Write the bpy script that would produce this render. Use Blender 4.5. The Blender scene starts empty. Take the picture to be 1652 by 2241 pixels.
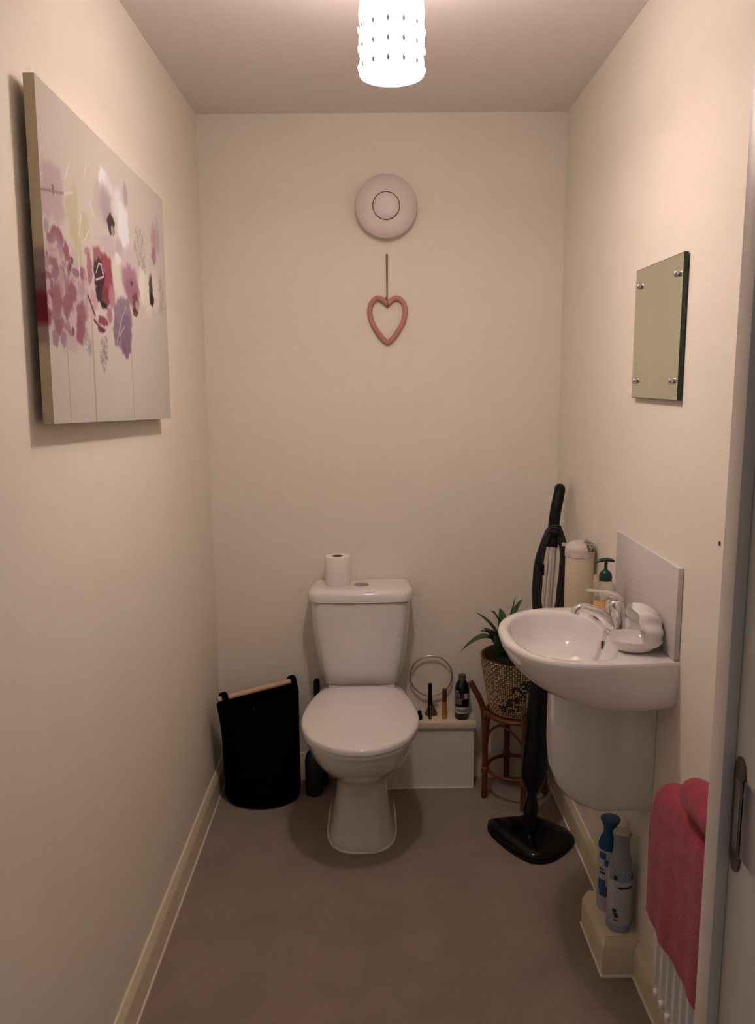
import bpy, bmesh, math, random
import numpy as np
from math import sin, cos, pi, radians, sqrt, atan2
from mathutils import Vector, Matrix

# ------------------------------------------------------------------ camera, world, exposure
scene = bpy.context.scene
COL = scene.collection
CX, CZ = -.0374, 1.5145
_p, _yw, _r = .1628, .0042, -.0081
fwd = Vector((sin(_yw)*cos(_p), cos(_yw)*cos(_p), -sin(_p)))
rgt = Vector((cos(_yw), -sin(_yw), 0)); up = rgt.cross(fwd)
r2 = cos(_r)*rgt + sin(_r)*up; u2 = -sin(_r)*rgt + cos(_r)*up
cam = bpy.data.cameras.new('camera'); cam_o = bpy.data.objects.new('camera', cam); COL.objects.link(cam_o)
cam_o.matrix_world = Matrix(((r2.x, u2.x, -fwd.x, CX), (r2.y, u2.y, -fwd.y, 0), (r2.z, u2.z, -fwd.z, CZ), (0, 0, 0, 1)))
cam.sensor_fit = 'VERTICAL'; cam.sensor_height = 36.0; cam.lens = 36.0*1778.1/2241; cam.clip_start = .02
scene.camera = cam_o

world = bpy.data.worlds.new('hall_daylight'); scene.world = world; world.use_nodes = True
bg = world.node_tree.nodes['Background']; bg.inputs[0].default_value = (1, .93, .98, 1); bg.inputs[1].default_value = .055
scene.view_settings.view_transform = 'Standard'; scene.view_settings.look = 'None'
scene.view_settings.gamma = 1; scene.view_settings.use_curve_mapping = False
scene.view_settings.exposure = 1.05
LAMP_POWER, BULB_POWER = 9.5, 14.5

# ------------------------------------------------------------------ constants of the room (metres)
W, D, H = 1.258, 2.927, 2.4
L, R = -W/2, W/2
Y0 = .85                      # room side of the door wall

# ------------------------------------------------------------------ helpers
def lin(c):
    return tuple((v/255/12.92 if v/255 <= .04045 else ((v/255+.055)/1.055)**2.4) for v in c)

MATS = {}
def mat(name, col, rough=.6, metal=0, spec=.5, noise=0, nscale=40, bump=0, bscale=200, trans=0, coat=0, emit=None, estr=0, ior=1.45, sheen=0):
    if name in MATS: return MATS[name]
    m = bpy.data.materials.new(name); m.use_nodes = True
    nt = m.node_tree; b = nt.nodes['Principled BSDF']
    b.inputs['Base Color'].default_value = (*col, 1); b.inputs['Roughness'].default_value = rough
    b.inputs['Metallic'].default_value = metal; b.inputs['Specular IOR Level'].default_value = spec
    b.inputs['Transmission Weight'].default_value = trans; b.inputs['Coat Weight'].default_value = coat
    b.inputs['IOR'].default_value = ior; b.inputs['Sheen Weight'].default_value = sheen
    if emit:
        b.inputs['Emission Color'].default_value = (*emit, 1); b.inputs['Emission Strength'].default_value = estr
    tc = nt.nodes.new('ShaderNodeTexCoord')
    if noise:
        n = nt.nodes.new('ShaderNodeTexNoise'); n.inputs['Scale'].default_value = nscale; n.inputs['Detail'].default_value = 6
        nt.links.new(tc.outputs['Object'], n.inputs['Vector'])
        mr = nt.nodes.new('ShaderNodeMapRange'); mr.inputs[1].default_value = .25; mr.inputs[2].default_value = .75
        mr.inputs[3].default_value = 1-noise; mr.inputs[4].default_value = 1+noise
        nt.links.new(n.outputs['Fac'], mr.inputs[0])
        mx = nt.nodes.new('ShaderNodeVectorMath'); mx.operation = 'SCALE'; mx.inputs[0].default_value = col
        nt.links.new(mr.outputs[0], mx.inputs['Scale']); nt.links.new(mx.outputs[0], b.inputs['Base Color'])
    if bump:
        n = nt.nodes.new('ShaderNodeTexNoise'); n.inputs['Scale'].default_value = bscale; n.inputs['Detail'].default_value = 4
        nt.links.new(tc.outputs['Object'], n.inputs['Vector'])
        bp = nt.nodes.new('ShaderNodeBump'); bp.inputs['Strength'].default_value = bump; bp.inputs['Distance'].default_value = .004
        nt.links.new(n.outputs['Fac'], bp.inputs['Height']); nt.links.new(bp.outputs[0], b.inputs['Normal'])
    MATS[name] = m
    return m

class MB:
    """collects vertices and faces, then links them as ONE mesh object"""
    def __init__(s): s.v, s.f, s.mi = [], [], []; s.cur = 0
    def add(s, vs, fs):
        o = len(s.v); s.v += [tuple(map(float, q)) for q in vs]
        s.f += [tuple(o+i for i in q) for q in fs]; s.mi += [s.cur]*len(fs); return s
    def box(s, x0, x1, y0, y1, z0, z1, bev=0):
        bm = bmesh.new(); bmesh.ops.create_cube(bm, size=1)
        for v in bm.verts:
            v.co = ((x0+x1)/2+v.co.x*(x1-x0), (y0+y1)/2+v.co.y*(y1-y0), (z0+z1)/2+v.co.z*(z1-z0))
        if bev: bmesh.ops.bevel(bm, geom=list(bm.edges), offset=bev, segments=2, profile=.5, affect='EDGES')
        bm.verts.index_update()
        s.add([v.co[:] for v in bm.verts], [[v.index for v in f.verts] for f in bm.faces]); bm.free(); return s
    def loft(s, rings, cap0=True, cap1=True, closed=True):
        n = len(rings[0]); vs = [p for r in rings for p in r]; fs = []
        for i in range(len(rings)-1):
            for j in range(n if closed else n-1):
                k = (j+1) % n; fs.append((i*n+j, i*n+k, (i+1)*n+k, (i+1)*n+j))
        if cap0: fs.append(tuple(reversed(range(n))))
        if cap1: fs.append(tuple((len(rings)-1)*n+j for j in range(n)))
        return s.add(vs, fs)
    def lathe(s, prof, n=32, c=(0, 0, 0), sx=1, sy=1, cap0=True, cap1=True):
        return s.loft([[(c[0]+r*sx*cos(2*pi*j/n), c[1]+r*sy*sin(2*pi*j/n), c[2]+z) for j in range(n)] for r, z in prof], cap0, cap1)
    def tube(s, pts, rad, n=12, caps=True, closed=False):
        P = [Vector(p) for p in pts]; m = len(P)
        if not isinstance(rad, (list, tuple)): rad = [rad]*m
        rings = []; nrm = None
        for i in range(m):
            if closed: t = P[(i+1) % m]-P[i-1]
            else: t = P[min(i+1, m-1)]-P[max(i-1, 0)]
            t.normalize()
            if nrm is None:
                a = Vector((0, 0, 1)) if abs(t.z) < .9 else Vector((1, 0, 0)); nrm = t.cross(a).normalized()
            nrm = (nrm-t*nrm.dot(t)).normalized(); b = t.cross(nrm)
            rings.append([tuple(P[i]+(nrm*cos(2*pi*j/n)+b*sin(2*pi*j/n))*rad[i]) for j in range(n)])
        if closed: rings.append(rings[0])
        return s.loft(rings, caps and not closed, caps and not closed)
    def extrude_y(s, prof, y0, y1):      # prof: list of (x,z)
        return s.loft([[(x, y0, z) for x, z in prof], [(x, y1, z) for x, z in prof]])
    def extrude_x(s, prof, x0, x1):      # prof: list of (y,z)
        return s.loft([[(x0, y, z) for y, z in prof], [(x1, y, z) for y, z in prof]])
    def build(s, name, m, parent=None, smooth=40, sub=0):
        me = bpy.data.meshes.new(name); me.from_pydata(s.v, [], s.f)
        for q in (m if isinstance(m, (list, tuple)) else [m]): me.materials.append(q)
        if any(s.mi): me.polygons.foreach_set('material_index', s.mi)
        bm = bmesh.new(); bm.from_mesh(me); bmesh.ops.recalc_face_normals(bm, faces=bm.faces); bm.to_mesh(me); bm.free()
        if smooth:
            me.polygons.foreach_set('use_smooth', [True]*len(me.polygons)); me.set_sharp_from_angle(angle=radians(smooth))
        me.update()
        o = bpy.data.objects.new(name, me); COL.objects.link(o)
        if parent: attach(o, parent)
        if sub:
            sm = o.modifiers.new('sub', 'SUBSURF'); sm.levels = sub; sm.render_levels = sub
        return o

def attach(o, parent):
    o.parent = parent
    o.matrix_parent_inverse = parent_world(parent).inverted()
def parent_world(p):
    mloc = Matrix.LocRotScale(p.location, p.rotation_euler, p.scale)
    return (parent_world(p.parent) @ p.matrix_parent_inverse @ mloc) if p.parent else mloc
def tag(o, label, cat, group=None):
    o['label'] = label; o['category'] = cat
    if group: o['group'] = group
    return o
def thing(name, label, cat, loc, group=None):
    o = bpy.data.objects.new(name, None); COL.objects.link(o); o.location = loc; o.empty_display_size = .05
    return tag(o, label, cat, group)
def structure(o, label=None):
    o['kind'] = 'structure'
    if label: o['label'] = label
    return o
def catmull(P, k=8):
    P = [Vector(p) for p in P]; Q = [P[0]*2-P[1]]+P+[P[-1]*2-P[-2]]; out = []
    for i in range(1, len(Q)-2):
        for j in range(k):
            t = j/k; a, b, c, d = Q[i-1], Q[i], Q[i+1], Q[i+2]
            out.append(.5*((2*b)+(c-a)*t+(2*a-5*b+4*c-d)*t*t+(3*b-a-3*c+d)*t**3))
    out.append(P[-1]); return out

# ------------------------------------------------------------------ materials
M_wall = mat('cream_wall_paint', (.84, .795, .685), .85, spec=.25, noise=.012, nscale=9, bump=.03, bscale=260)
M_ceil = mat('ceiling_white_paint', (.85, .80, .77), .9, spec=.2, bump=.03, bscale=220)
M_trim = mat('cream_gloss_trim', (.80, .715, .53), .38, spec=.5, noise=.01, nscale=20)
M_seal = mat('white_sealant', (.85, .80, .70), .5)
M_cer = mat('white_ceramic', (.80, .785, .76), .07, spec=.5, coat=1)
M_seat = mat('white_seat_plastic', (.78, .76, .735), .08, spec=.5, coat=.6)
M_chrome = mat('chrome', (.78, .77, .76), .09, metal=1)
M_black = mat('black_fabric', (.003, .003, .0035), .9, spec=.05, bump=.4, bscale=500)
M_blackp = mat('black_gloss_plastic', (.003, .003, .004), .16, spec=.35)
M_blackm = mat('black_matt_plastic', (.005, .005, .006), .5, spec=.2)
M_frame = mat('white_gloss_frame', (.74, .685, .60), .4, noise=.01, nscale=15)

# carpet
def carpet():
    m = mat('grey_beige_carpet', (.30, .245, .19), .95, spec=.05, sheen=.2)
    nt = m.node_tree; b = nt.nodes['Principled BSDF']; tc = nt.nodes['Texture Coordinate']
    a = nt.nodes.new('ShaderNodeTexNoise'); a.inputs['Scale'].default_value = 420; a.inputs['Detail'].default_value = 3
    c = nt.nodes.new('ShaderNodeTexNoise'); c.inputs['Scale'].default_value = 7; c.inputs['Detail'].default_value = 4
    nt.links.new(tc.outputs['Object'], a.inputs['Vector']); nt.links.new(tc.outputs['Object'], c.inputs['Vector'])
    ad = nt.nodes.new('ShaderNodeMath'); ad.operation = 'MULTIPLY_ADD'; ad.inputs[1].default_value = .6
    nt.links.new(a.outputs['Fac'], ad.inputs[0]); nt.links.new(c.outputs['Fac'], ad.inputs[2])
    rp = nt.nodes.new('ShaderNodeValToRGB'); rp.color_ramp.elements[0].position = .55; rp.color_ramp.elements[1].position = 1.05
    rp.color_ramp.elements[0].color = (.265, .214, .168, 1); rp.color_ramp.elements[1].color = (.325, .265, .21, 1)
    nt.links.new(ad.outputs[0], rp.inputs[0]); nt.links.new(rp.outputs[0], b.inputs['Base Color'])
    bp = nt.nodes.new('ShaderNodeBump'); bp.inputs['Strength'].default_value = .5; bp.inputs['Distance'].default_value = .004
    nt.links.new(a.outputs['Fac'], bp.inputs['Height']); nt.links.new(bp.outputs[0], b.inputs['Normal'])
    return m
M_carpet = carpet()

# ------------------------------------------------------------------ room shell
structure(MB().box(L-.1, R+.1, -.7, D+.1, -.06, 0).build('floor', M_carpet, smooth=0), 'grey-beige carpet floor')
structure(MB().box(L-.1, R+.1, .72, D+.1, H, H+.06).build('ceiling', M_ceil, smooth=0), 'plain white ceiling')
structure(MB().box(L-.1, R+.1, D, D+.1, 0, H).build('wall_back', M_wall, smooth=0), 'cream painted wall behind the toilet')
structure(MB().box(L-.1, L, Y0, D, 0, H).build('wall_left', M_wall, smooth=0), 'cream painted wall with the flower canvas')
structure(MB().box(R, R+.1, Y0, D, 0, H).build('wall_right', M_wall, smooth=0), 'cream painted wall with the basin')
DX0, DX1, DH = -.53, .3425, 2.03        # clear width between the linings
dw = MB()
dw.box(L-.1, DX0-.03, .72, Y0, 0, H); dw.box(DX1+.03, R+.1, .72, Y0, 0, H); dw.box(DX0-.03, DX1+.03, .72, Y0, DH+.03, H)
structure(dw.build('wall_front', M_wall, smooth=0), 'cream wall around the doorway')

def skirt(sgn, x, y0, y1, name, h=.1):
    t = .015
    prof = [(0, 0), (t, 0), (t, h-.028), (t-.001, h-.02), (t-.005, h-.014), (t-.006, h-.006), (t-.009, h), (0, h)]
    m = MB(); m.extrude_y([(x+sgn*a, z) for a, z in prof], y0, y1)
    o = structure(m.build(name, M_trim, smooth=30))
    s = MB(); s.extrude_y([(x+sgn*a, z) for a, z in ((t-.001, 0), (t+.004, 0), (t+.003, .004), (t-.001, .007))], y0, y1)
    s.build('sealant_strip', M_seal, o)
    return o
skirt(1, L, Y0, D, 'baseboard_left')['label'] = 'cream skirting board along the wall with the canvas'
skirt(-1, R, Y0, 1.853, 'baseboard_right')['label'] = 'cream skirting board under the radiator'
o = skirt(-1, R, 2.062, D, 'baseboard_right_rear'); o['label'] = 'cream skirting board under the basin'
for nm, xa, xb in (('baseboard_back', .330, R-.02), ('baseboard_back_left', L+.02, -.10)):
    m = MB(); m.extrude_x([(D, 0), (D-.015, 0), (D-.015, .072), (D-.010, .086), (D-.006, .1), (D, .1)], xa, xb)
    structure(m.build(nm, M_trim, smooth=30), 'cream skirting board on the back wall')

# pipe boxing beside the toilet (a ledge)
t1 = bpy.data.objects.new('trim_1', None); COL.objects.link(t1); t1.location = (.11, D, 0)
structure(t1, 'cream boxed-in pipe ledge beside the toilet')
LZ = .264
MB().box(-.10, .325, D-.096, D, .0, LZ-.024).build('front_panel', M_wall, t1, smooth=0)
MB().box(-.105, .333, D-.106, D, LZ-.024, LZ, bev=.002).build('ledge_top', M_trim, t1)
MB().box(-.10, .325, D-.101, D-.096, 0, .006, bev=.001).build('sealant_strip', M_seal, t1)

# low box over pipes on the right wall, clad in skirting
t2 = bpy.data.objects.new('trim_2', None); COL.objects.link(t2); t2.location = (.58, 1.95, 0)
structure(t2, 'low cream skirting box that the spray cans stand on')
BZ = .108
def boxprof(i): # inset i
    return [(.534+i, 1.854+i), (R, 1.854+i), (R, 2.062-i), (.534+i, 2.062-i)]
m = MB(); m.loft([[(x, y, z) for x, y in boxprof(i)] for i, z in ((0, 0), (0, .076), (.002, .084), (.006, .09), (.007, .098), (.011, .1035), (.011, BZ))])
m.build('skirting_casing', M_trim, t2, smooth=30)
m = MB()
m.loft([[(x, y, z) for x, y in boxprof(-i)] for i, z in ((.004, 0), (.004, .003), (0, .006))])
m.build('sealant_strip', M_seal, t2)

# doorway: lining, stop, strike plate
d1 = bpy.data.objects.new('door_1', None); COL.objects.link(d1); d1.location = (0, .79, 0)
structure(d1, 'white door frame with a metal strike plate')
for nm, a in (('lining', (DX1, DX1+.03, .70, Y0, 0, DH+.03)), ('lining', (DX0-.03, DX0, .70, Y0, 0, DH+.03)), ('lining', (DX0, DX1, .70, Y0, DH, DH+.03)),
              ('stop', (DX1-.0135, DX1, .803, .835, 0, DH)), ('stop', (DX0, DX0+.0135, .803, .835, 0, DH)), ('stop', (DX0+.0135, DX1-.0135, .803, .835, DH-.0135, DH))):
    MB().box(*a, bev=.0015).build(nm, M_frame, d1)
for a in ((DX1+.012, DX1+.075, Y0, Y0+.018, 0, DH+.07), (DX0-.075, DX0-.012, Y0, Y0+.018, 0, DH+.07), (DX0-.012, DX1+.012, Y0, Y0+.018, DH+.012, DH+.075)):
    MB().box(*a, bev=.004).build('architrave', M_frame, d1)
M_brass = mat('worn_dark_bronze', (.16, .12, .10), .45, metal=.7, noise=.35, nscale=60, bump=.2, bscale=150)
M_brass2 = mat('strike_hole_steel', (.30, .27, .27), .4, metal=.8, noise=.2, nscale=80)
def stadium(y0, y1, z0, z1, n=10):
    r = (y1-y0)/2; c = (y0+y1)/2
    return [(c+r*cos(a), z1-r*1.6+r*1.6*sin(a)) for a in [pi*i/n for i in range(n+1)]]+[(c+r*cos(a), z0+r*1.6+r*1.6*sin(a)) for a in [pi+pi*i/n for i in range(n+1)]]
sp_o = MB(); P = stadium(.7765, .8005, .995, 1.124)
sp_o.loft([[(DX1+.001, y, z) for y, z in P], [(DX1-.002, y, z) for y, z in P]])
sp_o = sp_o.build('strike_plate', M_brass, d1)
MB().box(DX1-.0026, DX1-.0018, .783, .794, 1.020, 1.098).build('latch_hole', M_brass2, sp_o)
m = MB()
m.loft([[(DX1-.0005-.0015*k+a, y, z) for z in (1.018, 1.103) for k in ((0, 1) if z < 1.05 else (1, 0))] for y, a in ((.779, 0), (.771, 0), (.760, -.001), (.745, 0), (.727, .003), (.706, .010))])
m.build('strike_lip', mat('polished_steel_lip', (.62, .66, .78), .2, metal=1), sp_o)

# ------------------------------------------------------------------ pendant lamp
LX, LY = .007, 1.80
lamp = thing('pendant_lamp', 'glowing white drum pendant lampshade with small beads under the ceiling', 'lamp', (LX, LY, H))
MB().lathe([(.001, 0), (.032, 0), (.032, -.010), (.022, -.022), (.006, -.028), (.001, -.028)], 24, (LX, LY, H), cap0=False, cap1=False).build('ceiling_rose', mat('white_plastic', (.8, .79, .77), .4), lamp)
MB().tube([(LX, LY, H-.026), (LX, LY, H-.075)], .004).build('cord', MATS['white_plastic'], lamp)
GL = (1, .79, .74)
shade = MB()
prof = []
for i in range(25):
    z = 2.131+.205*i/24
    prof.append((.066+.0016*sin(i*pi/3), z))
shade.lathe(prof+[(prof[-1][0]-.003, prof[-1][1])]+[(r-.003, z) for r, z in reversed(prof)], 48, (LX, LY, 0), cap0=False, cap1=False)
q = len(shade.f)
M_shade = mat('glowing_white_shade', (.9, .88, .85), .6, emit=GL, estr=LAMP_POWER)
sh = shade.build('lamp_shade', M_shade, lamp)
m = MB(); m.lathe([(.001, -.028), (.012, -.026), (.024, -.014), (.028, 0), (.024, .014), (.014, .03), (.012, .05), (.001, .05)], 24, (LX, LY, 2.165), cap0=False, cap1=False)
bulb = m.build('bulb', mat('glowing_bulb_glass', (.9, .9, .88), .4, emit=GL, estr=60), lamp, smooth=60)
m = MB(); m.tube([(LX, LY, 2.212), (LX, LY, H-.07)], .010, 14); m.build('lamp_holder', MATS['white_plastic'], lamp)
pl = bpy.data.lights.new('bulb_light', 'POINT'); pl.energy = BULB_POWER; pl.color = GL; pl.shadow_soft_size = .032
po = bpy.data.objects.new('bulb_light', pl); COL.objects.link(po); po.location = (LX, LY, 2.165); attach(po, lamp)
bead = MB(); bead.lathe([(.0005, -.006), (.0032, -.002), (.0036, .001), (.0016, .006), (.0005, .008)], 8)
be = None
M_bead = mat('grey_glass_bead', (.42, .42, .42), .2)
for z in (2.142, 2.178, 2.214):
    for k in range(14):
        a = 2*pi*k/14+.1
        if be is None: be = bead.build('bead', M_bead); c = be
        else: c = be.copy(); COL.objects.link(c)
        c.parent = None; c.location = (LX+.069*cos(a), LY+.069*sin(a), z); 
        c.parent = lamp; c.matrix_parent_inverse = parent_world(lamp).inverted()
# ------------------------------------------------------------------ toilet
TX = -.088
toilet = thing('toilet', 'white close-coupled ceramic toilet with closed lid', 'toilet', (TX, 2.6, 0))
def egg(z, hw, yf, yb, yc, nf=2.2, nb=3.2, n=64, cx=TX):
    out = []
    for j in range(n):
        a = 2*pi*j/n; c, s = cos(a), sin(a)
        if s < 0: e = 2/nf; ry = yc-yf
        else: e = 2/nb; ry = yb-yc
        out.append((cx+hw*math.copysign(abs(c)**e, c), yc+ry*math.copysign(abs(s)**e, s), z))
    return out
pan = MB()
pan.loft([egg(0, .114, 2.413, 2.80, 2.58, 2.7, 4), egg(.012, .114, 2.413, 2.80, 2.58, 2.7, 4), egg(.028, .107, 2.421, 2.80, 2.58, 2.6, 4), egg(.09, .096, 2.436, 2.80, 2.58, 2.5, 4),
          egg(.16, .087, 2.449, 2.80, 2.57, 2.4, 4), egg(.20, .084, 2.447, 2.80, 2.56, 2.3, 4), egg(.225, .087, 2.432, 2.80, 2.55, 2.2, 4), egg(.25, .101, 2.398, 2.81, 2.54, 2.1, 4),
          egg(.28, .126, 2.342, 2.83, 2.52, 2.05, 4), egg(.31, .147, 2.300, 2.86, 2.50, 2.05, 4), egg(.345, .164, 2.266, 2.88, 2.49, 2.05, 4), egg(.38, .172, 2.248, 2.89, 2.48, 2.05, 3.6),
          egg(.40, .174, 2.243, 2.89, 2.48, 2.05, 3.4), egg(.408, .170, 2.248, 2.885, 2.48, 2.05, 3.4)])
pan.build('pan', M_cer, toilet, smooth=60)
m = MB(); m.loft([egg(0, .119, 2.408, 2.80, 2.58, 2.7, 4), egg(.003, .119, 2.408, 2.80, 2.58, 2.7, 4), egg(.006, .1135, 2.4135, 2.80, 2.58, 2.7, 4)])
m.build('sealant_bead', M_seal, toilet)
def lidring(z, k, dy=0):
    """outline of the seat lid, shrunk by k metres"""
    yf, yb, yc, hw = 2.222+k, 2.738-k, 2.462, .189-k
    pts = []
    n = 40
    for i in range(n+1):
        a = pi+pi*i/n; pts.append((TX+hw*cos(a), yc+(yc-yf)*sin(a), z))
    # right flank: tapers to the back edge with a round corner
    flank = []
    for i in range(1, 25):
        t = i/24; y = yc+(yb-yc)*t
        w = hw-(.062)*t**1.9
        if t > .84:
            q = (t-.84)/.16; w -= .045*(1-sqrt(max(0, 1-q*q)))
        flank.append((w, y))
    pts += [(TX+w, y, z) for w, y in flank]+[(TX-w, y, z) for w, y in reversed(flank)]
    return pts
seat = MB(); seat.loft([lidring(.409, .010), lidring(.411, .005), lidring(.418, .004), lidring(.424, .007)])
seat.build('seat', M_seat, toilet, smooth=50)
lid = MB(); lid.loft([lidring(.4255, .004), lidring(.428, .0), lidring(.438, .0), lidring(.443, .003), lidring(.4465, .010), *[[(TX+(x-TX)*k, 2.48+(y-2.48)*k, z) for x, y, _ in lidring(0, .010)] for k, z in ((.9, .449), (.7, .451), (.4, .452), (.1, .4525))]])
lid.build('lid', M_seat, toilet, smooth=50)
for s in (-1, 1):
    MB().tube([(TX+s*.075-.02, 2.748, .428), (TX+s*.075+.02, 2.748, .428)], .010, 14).build('hinge', M_seat, toilet)
# cistern
def cist(z, hw, yf, yb=D-.004, r=.05, bow=.016):
    pts = []; n = 10
    # front: gently bowed, rounded corners; back straight
    for i in range(25):
        t = -1+2*i/24; x = hw*t
        e = abs(t); y = yf+bow*e**2+(r*.8)*max(0, (e-.82)/.18)**2.4
        pts.append((TX+x, y, z))
    pts += [(TX+hw, yf+bow+r*.8+.02, z), (TX+hw*.985, yb-.02, z), (TX+hw*.95, yb, z), (TX-hw*.95, yb, z), (TX-hw*.985, yb-.02, z), (TX-hw, yf+bow+r*.8+.02, z)]
    return pts
cb = MB()
cb.loft([cist(.432, .132, 2.762), cist(.445, .141, 2.752), cist(.50, .152, 2.744), cist(.56, .161, 2.739), cist(.63, .169, 2.735), cist(.70, .174, 2.732), cist(.743, .176, 2.731)])
cb.build('cistern', M_cer, toilet, smooth=50)
cl = MB()
cl.loft([cist(.7445, .178, 2.729), cist(.748, .184, 2.724), cist(.770, .185, 2.723), cist(.780, .182, 2.727), cist(.7855, .174, 2.735), cist(.788, .155, 2.752, D-.012), cist(.7895, .12, 2.78, D-.03)])
cl.build('cistern_lid', M_cer, toilet, smooth=50)
MB().box(TX-.12, TX+.12, 2.76, 2.90, .400, .4335, bev=.01).build('cistern_seat', M_cer, toilet)
fb = MB(); fb.lathe([(.001, 0), (.026, 0), (.026, .003), (.023, .0045), (.001, .0045)], 28, (TX+.003, 2.815, .789), sx=1, sy=.85, cap0=False, cap1=False)
fo = fb.build('flush_button', mat('brushed_chrome', (.42, .38, .35), .3, metal=1), toilet)
MB().box(TX+.0025, TX+.0037, 2.795, 2.835, .7933, .7938).build('button_split', M_blackm, fo)

# toilet roll on the cistern
tr = thing('toilet_roll', 'white toilet paper roll standing on the cistern lid', 'toilet roll', (-.17, 2.835, .7895))
M_paper = mat('white_tissue_paper', (.86, .83, .79), .95, spec=.1, bump=.25, bscale=300)
m = MB(); m.lathe([(.020, 0), (.045, 0), (.0465, .003), (.0465, .099), (.045, .102), (.021, .102), (.020, .100)], 40, (-.17, 2.835, .7895), cap0=False, cap1=False)
m.build('paper', M_paper, tr, smooth=50)
m = MB(); m.lathe([(.0205, .0), (.0205, .1015), (.019, .1015), (.019, 0)], 30, (-.17, 2.835, .7895), cap0=False, cap1=False)
m.build('cardboard_core', mat('brown_cardboard', (.20, .13, .08), .9), tr)

# ------------------------------------------------------------------ basin
BY = 1.908
basin = thing('wash_basin', 'white wall-hung ceramic basin with semi pedestal under the grey splashback', 'basin', (.5, BY, .45))
BP = .362
def bhalf(u):
    if u < .17: return .212+.014*sin(u/.17*pi/2)
    t = (u-.17)/(BP-.17); return .226*(max(0, 1-t**2.25))**(1/2.25)
def ray_out(a, cu=.205):
    """distance from the bowl centre to the basin outline at angle a (0 = away from wall)"""
    lo, hi = 0, .5
    for _ in range(40):
        mid = (lo+hi)/2; u, v = cu+mid*cos(a), mid*sin(a)
        inside = 0 <= u <= BP and abs(v) <= bhalf(min(max(u, 0), BP))
        if inside: lo = mid
        else: hi = mid
    return lo
ANG = sorted([2*pi*i/120 for i in range(120)]+[atan2(.212, -.205), 2*pi-atan2(.212, -.205)])
OUT = [(.205+ray_out(a)*cos(a), ray_out(a)*sin(a)) for a in ANG]
def bw(u, v, z): return (R-u, BY+v, z)
def outer(z, su, sv): return [bw(u*su, v*sv, z) for u, v in OUT]
def inner(z, k, du=0):
    pts = []
    for a in ANG:
        c, s = cos(a), sin(a); ru = .128 if c > 0 else .105; n = 2.4 if c > 0 else 3.4
        rr = 1/((abs(c)/ru)**n+(abs(s)/.192)**n)**(1/n)
        pts.append(bw(.207+du+rr*k*c, rr*k*s, z))
    return pts
def mixr(A, B, t, z): return [(a[0]*(1-t)+b[0]*t, a[1]*(1-t)+b[1]*t, z) for a, b in zip(A, B)]
RZ = .897
bs = MB()
o1 = outer(RZ, 1, 1); i1 = inner(RZ, 1)
bs.loft([outer(.776, .60, .80), outer(.778, .66, .86), outer(.785, .735, .925), outer(.80, .82, .965), outer(.82, .895, .985), outer(.845, .95, .995), outer(.87, .985, 1), outer(.886, 1, 1), outer(.893, .997, .997),
         outer(RZ, .985, .988), mixr(outer(RZ, .985, .988), i1, .6, RZ), inner(RZ-.001, 1.005), inner(RZ-.004, .987), inner(RZ-.010, .971), inner(RZ-.018, .958), inner(.868, .938), inner(.85, .90), inner(.825, .82), inner(.808, .68), inner(.80, .45), inner(.797, .2), inner(.796, .06)])
bs.build('bowl', M_cer, basin, smooth=50)
m = MB(); m.lathe([(.001, .006), (.020, .006), (.0215, .003), (.0215, -.004), (.001, -.004)], 24, (R-.207, BY, .7985), cap0=False, cap1=False)
m.build('waste', M_chrome, basin)
m = MB(); P = [(.009*cos(2*pi*i/20), .013*sin(2*pi*i/20)) for i in range(20)]
m.loft([[(R-.1085-.0, BY+a*.5, .866+b*.8) for a, b in P], [(R-.1130, BY+a*.5, .866+b*.8) for a, b in P]])
m.build('overflow', mat('shaded_overflow', (.10, .09, .085), .4), basin)
pd = MB()
def pring(z, u, hw, n=40):
    pts = [(R-.001, BY-hw, z)]
    for i in range(n+1):
        a = -pi/2+pi*i/n
        c, s = cos(a), sin(a)
        pts.append((R-(.11+(u-.11)*math.copysign(abs(c)**.8, c)), BY+hw*math.copysign(abs(s)**.7, s), z))
    pts.append((R-.001, BY+hw, z)); return pts
pd.loft([pring(.464, .135, .060), pring(.467, .155, .070), pring(.477, .180, .078), pring(.495, .203, .083), pring(.52, .222, .087), pring(.56, .234, .089), pring(.62, .238, .090), pring(.70, .238, .090), pring(.80, .236, .090)])
pd.build('semi_pedestal', M_cer, basin, smooth=50)

# splashback
M_tile = mat('pale_grey_splashback', (.66, .63, .61), .3, noise=.03, nscale=12)
spb = MB().box(.6165, R-.0005, 1.702, 2.150, .898, 1.106, bev=.0015).build('splashback', M_tile)
tag(spb, 'pale grey splashback panel on the wall above the basin', 'splashback')

# tap
tp = thing('mixer_tap', 'chrome single-lever mixer tap on the basin deck', 'tap', (.550, BY, RZ))
tx = .552
m = MB(); m.lathe([(.001, 0), (.025, 0), (.025, .005), (.022, .008), (.001, .008)], 28, (tx, BY, RZ), cap0=False, cap1=False); m.build('base_ring', M_chrome, tp)
def tapring(cx, cz, rx, ry, nx, nz, n=24):
    # ring in plane with normal (nx,0,nz)
    l = sqrt(nx*nx+nz*nz); nx, nz = nx/l, nz/l; tx_, tz_ = nz, -nx
    return [(cx+rx*cos(2*pi*j/n)*tx_, BY+ry*sin(2*pi*j/n), cz+rx*cos(2*pi*j/n)*tz_) for j in range(n)]
m = MB()
m.loft([tapring(tx, RZ+.006, .0215, .0215, 0, 1), tapring(tx-.001, RZ+.03, .020, .020, 0, 1), tapring(tx-.004, RZ+.055, .021, .021, -.1, 1), tapring(tx-.008, RZ+.075, .022, .022, -.2, 1), tapring(tx-.011, RZ+.083, .019, .019, -.25, 1), tapring(tx-.012, RZ+.086, .01, .01, -.25, 1)])
m.build('body', M_chrome, tp, smooth=60)
m = MB()
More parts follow.
